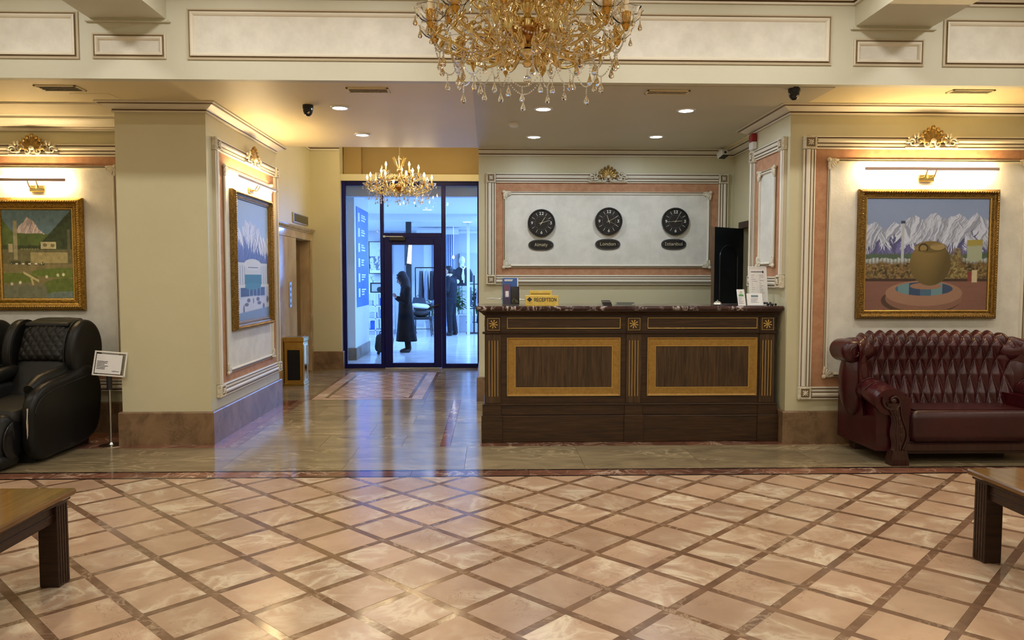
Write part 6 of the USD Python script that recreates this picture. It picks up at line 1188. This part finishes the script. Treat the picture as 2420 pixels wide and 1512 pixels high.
# suitcase
t = Thing('suitcase', 'black soft suitcase standing behind the left door stile', 'suitcase', (-2.05, 14.62, 0)); t.part('body', xf(rbox((0, 0, 0), (.34, .24, .36), .09), ry=.10, loc=(-2.03, 14.62, .215)), black_matt, smooth=60); t.part('handle', tube([(-2.12, 14.62, .38), (-2.11, 14.62, .44), (-2.0, 14.62, .44), (-1.99, 14.62, .38)], .01, 6), black_gloss); [t.part('wheel', cyl((x, 14.60, .03), .03, .03, 14, 'y'), black_gloss) for x in (-2.14, -1.92)]

# ================================================================== PEOPLE
skin = mat_plain('skin', lin(206, 164, 140), .5, subsurface_weight=.1)
def bones(bs, edge=.028, it=8, n=1):
    sv, sf_ = np.array(trimesh.creation.icosphere(2).vertices), None; ms = []
    for b in bs:
        pts = np.vstack([np.asarray(p)+sv*(np.asarray(r)) for p, r in b]); ms.append(manifold3d.Manifold.hull_points(pts))
    m = manifold3d.Manifold.batch_boolean(ms, manifold3d.OpType.Add).refine_to_length(edge).to_mesh()
    tm = trimesh.Trimesh(np.array(m.vert_properties[:, :3]), np.array(m.tri_verts), process=True); trimesh.smoothing.filter_taubin(tm, iterations=it); return np.array(tm.vertices), np.array(tm.faces)
def chain(*pr): return [[pr[i], pr[i+1]] for i in range(len(pr)-1)]
def person(label, loc, rotz, H, P, coat, trousers, shoes, hair, long_coat=None, hood=None, phone=False):
    """local: faces -x, y to its left... heights for 1.70 m scaled by H"""
    k = H/1.70; t = Thing('person', label, 'person', loc, rotz, local=True); V = lambda *a: np.array(a)*k
    hd = V(*P['head']); nod = P.get('nod', 0); c, s = math.cos(nod), math.sin(nod)
    HP = lambda x, y, z: hd+np.array([c*x+s*z, y, -s*x+c*z])*k if nod else hd+np.array([x, y, z])*k
    nk, ch, pv = V(*P['neck']), V(*P['chest']), V(*P['pelvis'])
    body = [[(HP(.02, 0, .03), (.085*k, .076*k, .095*k)), (HP(-.025, 0, -.05), (.062*k, .058*k, .06*k))], [(HP(-.055, 0, -.085), .028*k), (HP(0, 0, -.06), .055*k)], [(HP(-.085, 0, .0), .012*k), (HP(-.108, 0, -.035), .013*k), (HP(-.08, 0, -.04), .018*k)],
            [(HP(-.075, -.03, .025), .016*k), (HP(-.075, .03, .025), .016*k)], [(HP(.01, .075, -.01), (.02*k, .01*k, .03*k)), (HP(.015, .08, -.0), (.016*k, .008*k, .026*k))], [(HP(.01, -.075, -.01), (.02*k, .01*k, .03*k)), (HP(.015, -.08, -.0), (.016*k, .008*k, .026*k))]]
    body += chain((HP(.02, 0, -.06), .05*k), (nk, .055*k), (ch, (.10*k, .15*k, .12*k)), (pv, (.10*k, .14*k, .11*k)))
    cloth = [[(nk+V(.01, 0, -.02), .06*k), (ch, (.125*k, .17*k, .13*k))], [(ch, (.125*k, .175*k, .13*k)), (pv, (.125*k, .165*k, .12*k))], [(pv, (.125*k, .165*k, .12*k)), (pv-V(0, 0, .14), (.13*k, .17*k, .06*k))]]
    hands = []
    for sd in (-1, 1):
        sh, el, wr, ht = [V(*q)*[1, sd, 1] for q in P['armL' if sd < 0 else 'armR']]
        body += chain((ch*[1, 0, 1]+V(0, sd*.10, .08), .06*k), (sh, .056*k), (el, .042*k), (wr, .028*k)); cloth += chain((ch*[1, 0, 1]+V(0, sd*.10, .07), .085*k), (sh, .075*k), (el, .062*k), (wr+(el-wr)*.12, .048*k))
        d = (ht-wr)/np.linalg.norm(ht-wr); sid = np.cross(d, [0, 0, 1.0]); sid /= np.linalg.norm(sid)+1e-9; up = np.cross(sid, d)
        hands.append([(wr, .024*k), (wr+d*.075*k+sid*.025*k, .014*k), (wr+d*.075*k-sid*.025*k, .014*k)])
        for j, (o, L_) in enumerate(((-.03, .062), (-.011, .072), (.010, .068), (.029, .052))):
            b0 = wr+d*.078*k+sid*o*k; b1 = b0+(d*.75+up*.5)*L_*.5*k; b2 = b1+(d*.1+up*.9)*L_*.5*k; hands += chain((b0, .0092*k), (b1, .0085*k), (b2, .0075*k))
        b0 = wr+d*.03*k-sid*.03*sd*k; hands += chain((b0, .012*k), (b0+(d*.6-sid*sd*.5+up*.4)*.04*k, .010*k), (b0+(d*.9+up*.6)*.065*k, .0085*k))
    legs, sho = [], []
    for sd in (-1, 1):
        hp, kn, an, toe = [V(*q)*[1, sd, 1] for q in P['legL' if sd < 0 else 'legR']]
        body += chain((hp, .085*k), (kn, .055*k), (an, .036*k))+[[(an, .034*k), (toe, .03*k)]]
        legs += chain((hp, .10*k), (kn, .075*k), (an+V(0, 0, .03), .062*k)); sho.append([(an+V(.02, 0, -.045), .038*k), (toe, (.05*k, .042*k, .026*k)), (an+V(.03, 0, .0), .042*k)])
    t.part('body', bones(body+hands, .022), skin, smooth=True)
    t.part('trousers', bones(legs+[[(pv, (.115*k, .15*k, .1*k)), (pv-V(0, 0, .08), (.115*k, .15*k, .08*k))]], .03), trousers, smooth=True)
    for b in sho:
        m = bones([b], .02, 4); m[0][:, 2] = np.maximum(m[0][:, 2], .0); t.part('shoe', m, shoes, smooth=True)
    t.part('coat' if long_coat else 'jacket', bones(cloth, .03), coat, smooth=True)
    if long_coat:
        n = 40; th = np.linspace(0, 2*PI, n, endpoint=False); rows = []
        for z, a, b_, xo in ((1.22, .10, .13, .015), (1.16, .128, .168, .015), (1.06, .142, .182, .015), (.9, .155, .188, .02), (.7, .175, .20, .025), (.45, .20, .215, .03), (.24, .225, .23, .04)):
            ripple = 1+.05*np.sin(th*7+z*3)*max(0, 1.02-z)
            rows.append(np.stack([(xo+a*np.cos(th)*ripple)*k, b_*np.sin(th)*ripple*k, np.full(n, z*k)], -1))
        rows = np.array(rows); t.part('coat_skirt', grid(np.concatenate([rows, rows[:, :1]], 1)), coat, smooth=True)
    if hood:
        v, f = bones([[(HP(.045, 0, .055), (.105*k, .105*k, .105*k)), (HP(.05, 0, -.07), (.095*k, .11*k, .08*k))], [(HP(.06, 0, -.05), (.1*k, .11*k, .1*k)), (nk+V(.02, 0, .0), (.11*k, .13*k, .07*k))], [(HP(.0, 0, .085), (.075*k, .08*k, .03*k)), (HP(.05, 0, .08), (.08*k, .085*k, .04*k))]], .025); t.part('hood', (v, f), hood, smooth=True)
        t.part('hair', bones([[(HP(-.055, .045, .055), (.03*k, .03*k, .045*k)), (HP(-.055, -.045, .055), (.03*k, .03*k, .045*k))], [(HP(-.045, .062, -.02), (.018*k, .016*k, .06*k)), (HP(-.05, .05, .05), .02*k)], [(HP(-.045, -.062, -.02), (.018*k, .016*k, .06*k)), (HP(-.05, -.05, .05), .02*k)]], .02), hair, smooth=True)
    else:
        t.part('hair', bones([[(HP(.035, 0, .05), (.085*k, .083*k, .08*k)), (HP(.045, 0, -.01), (.068*k, .08*k, .06*k))], [(HP(-.045, 0, .10), (.04*k, .06*k, .025*k)), (HP(.03, 0, .07), (.08*k, .08*k, .06*k))]], .02), hair, smooth=True)
    for y in (-.03, .03): t.part('eye', ell(HP(-.088, y, .008), np.array([.008, .014, .006])*k, 1), ink)
    t.part('mouth', ell(HP(-.086, 0, -.072), np.array([.008, .022, .005])*k, 1), mat_plain('lip_'+str(round(H*100)), lin(160, 96, 90), .5))
    if phone:
        wl, wr_ = V(*P['armL'][3])*[1, -1, 1], V(*P['armR'][3]); m = (wl+wr_)/2; t.part('phone', xf(rbox((0, 0, 0), (.012*k, .075*k, .15*k), .005), ry=-.9, loc=m+V(-.03, 0, .03)), black_gloss)
    if not long_coat:
        t.part('shirt_collar', tube([nk+V(-.07, -.05, .0), nk+V(-.05, -.06, .045), nk+V(.05, 0, .055), nk+V(-.05, .06, .045), nk+V(-.07, .05, .0)], .016*k, 8), paper)
    return t
cloth_black = mat_plain('coat_black', (.005, .005, .006), .85, specular_ior_level=.2); cloth_navy = mat_plain('suit_dark', (.006, .010, .016), .75, specular_ior_level=.2); hair_m = mat_plain('hair_dark', (.012, .009, .008), .45); hood_m = mat_plain('scarf_dark', (.016, .015, .016), .8)
PW = dict(head=(-.07, 0, 1.58), nod=-.38, neck=(-.0, 0, 1.43), chest=(.02, 0, 1.24), pelvis=(.03, 0, .93), armL=((.02, .17, 1.36), (.0, .205, 1.08), (-.17, .07, 1.18), (-.24, .035, 1.22)), armR=((.02, .17, 1.36), (.0, .205, 1.08), (-.17, .07, 1.18), (-.24, .035, 1.22)), legL=((.03, .08, .86), (.02, .085, .48), (.05, .085, .085), (-.09, .095, .03)), legR=((.03, .08, .86), (.03, .085, .48), (.09, .085, .085), (-.05, .095, .03)))
person('person in a long black hooded coat looking down at a phone behind the glass door', (-1.68, 15.05, 0), 18, 1.56, PW, cloth_black, cloth_black, black_gloss, hair_m, long_coat=True, hood=hood_m, phone=True)
PM = dict(head=(-.05, 0, 1.59), nod=0, neck=(.0, 0, 1.45), chest=(.02, 0, 1.27), pelvis=(.03, 0, .95), armL=((.02, .19, 1.40), (.02, .24, 1.12), (-.16, .12, 1.02), (-.24, .08, 1.0)), armR=((.02, .19, 1.40), (.02, .24, 1.12), (-.16, .12, 1.02), (-.24, .08, 1.0)), legL=((.03, .09, .88), (.02, .10, .49), (.04, .10, .09), (-.12, .11, .03)), legR=((.03, .09, .88), (.03, .10, .49), (.09, .10, .09), (-.07, .11, .03)))
person('person in a dark suit facing left beside the right door stile', (-1.0, 19.24, 0), -20, 1.75, PM, cloth_navy, cloth_navy, black_gloss, hair_m)
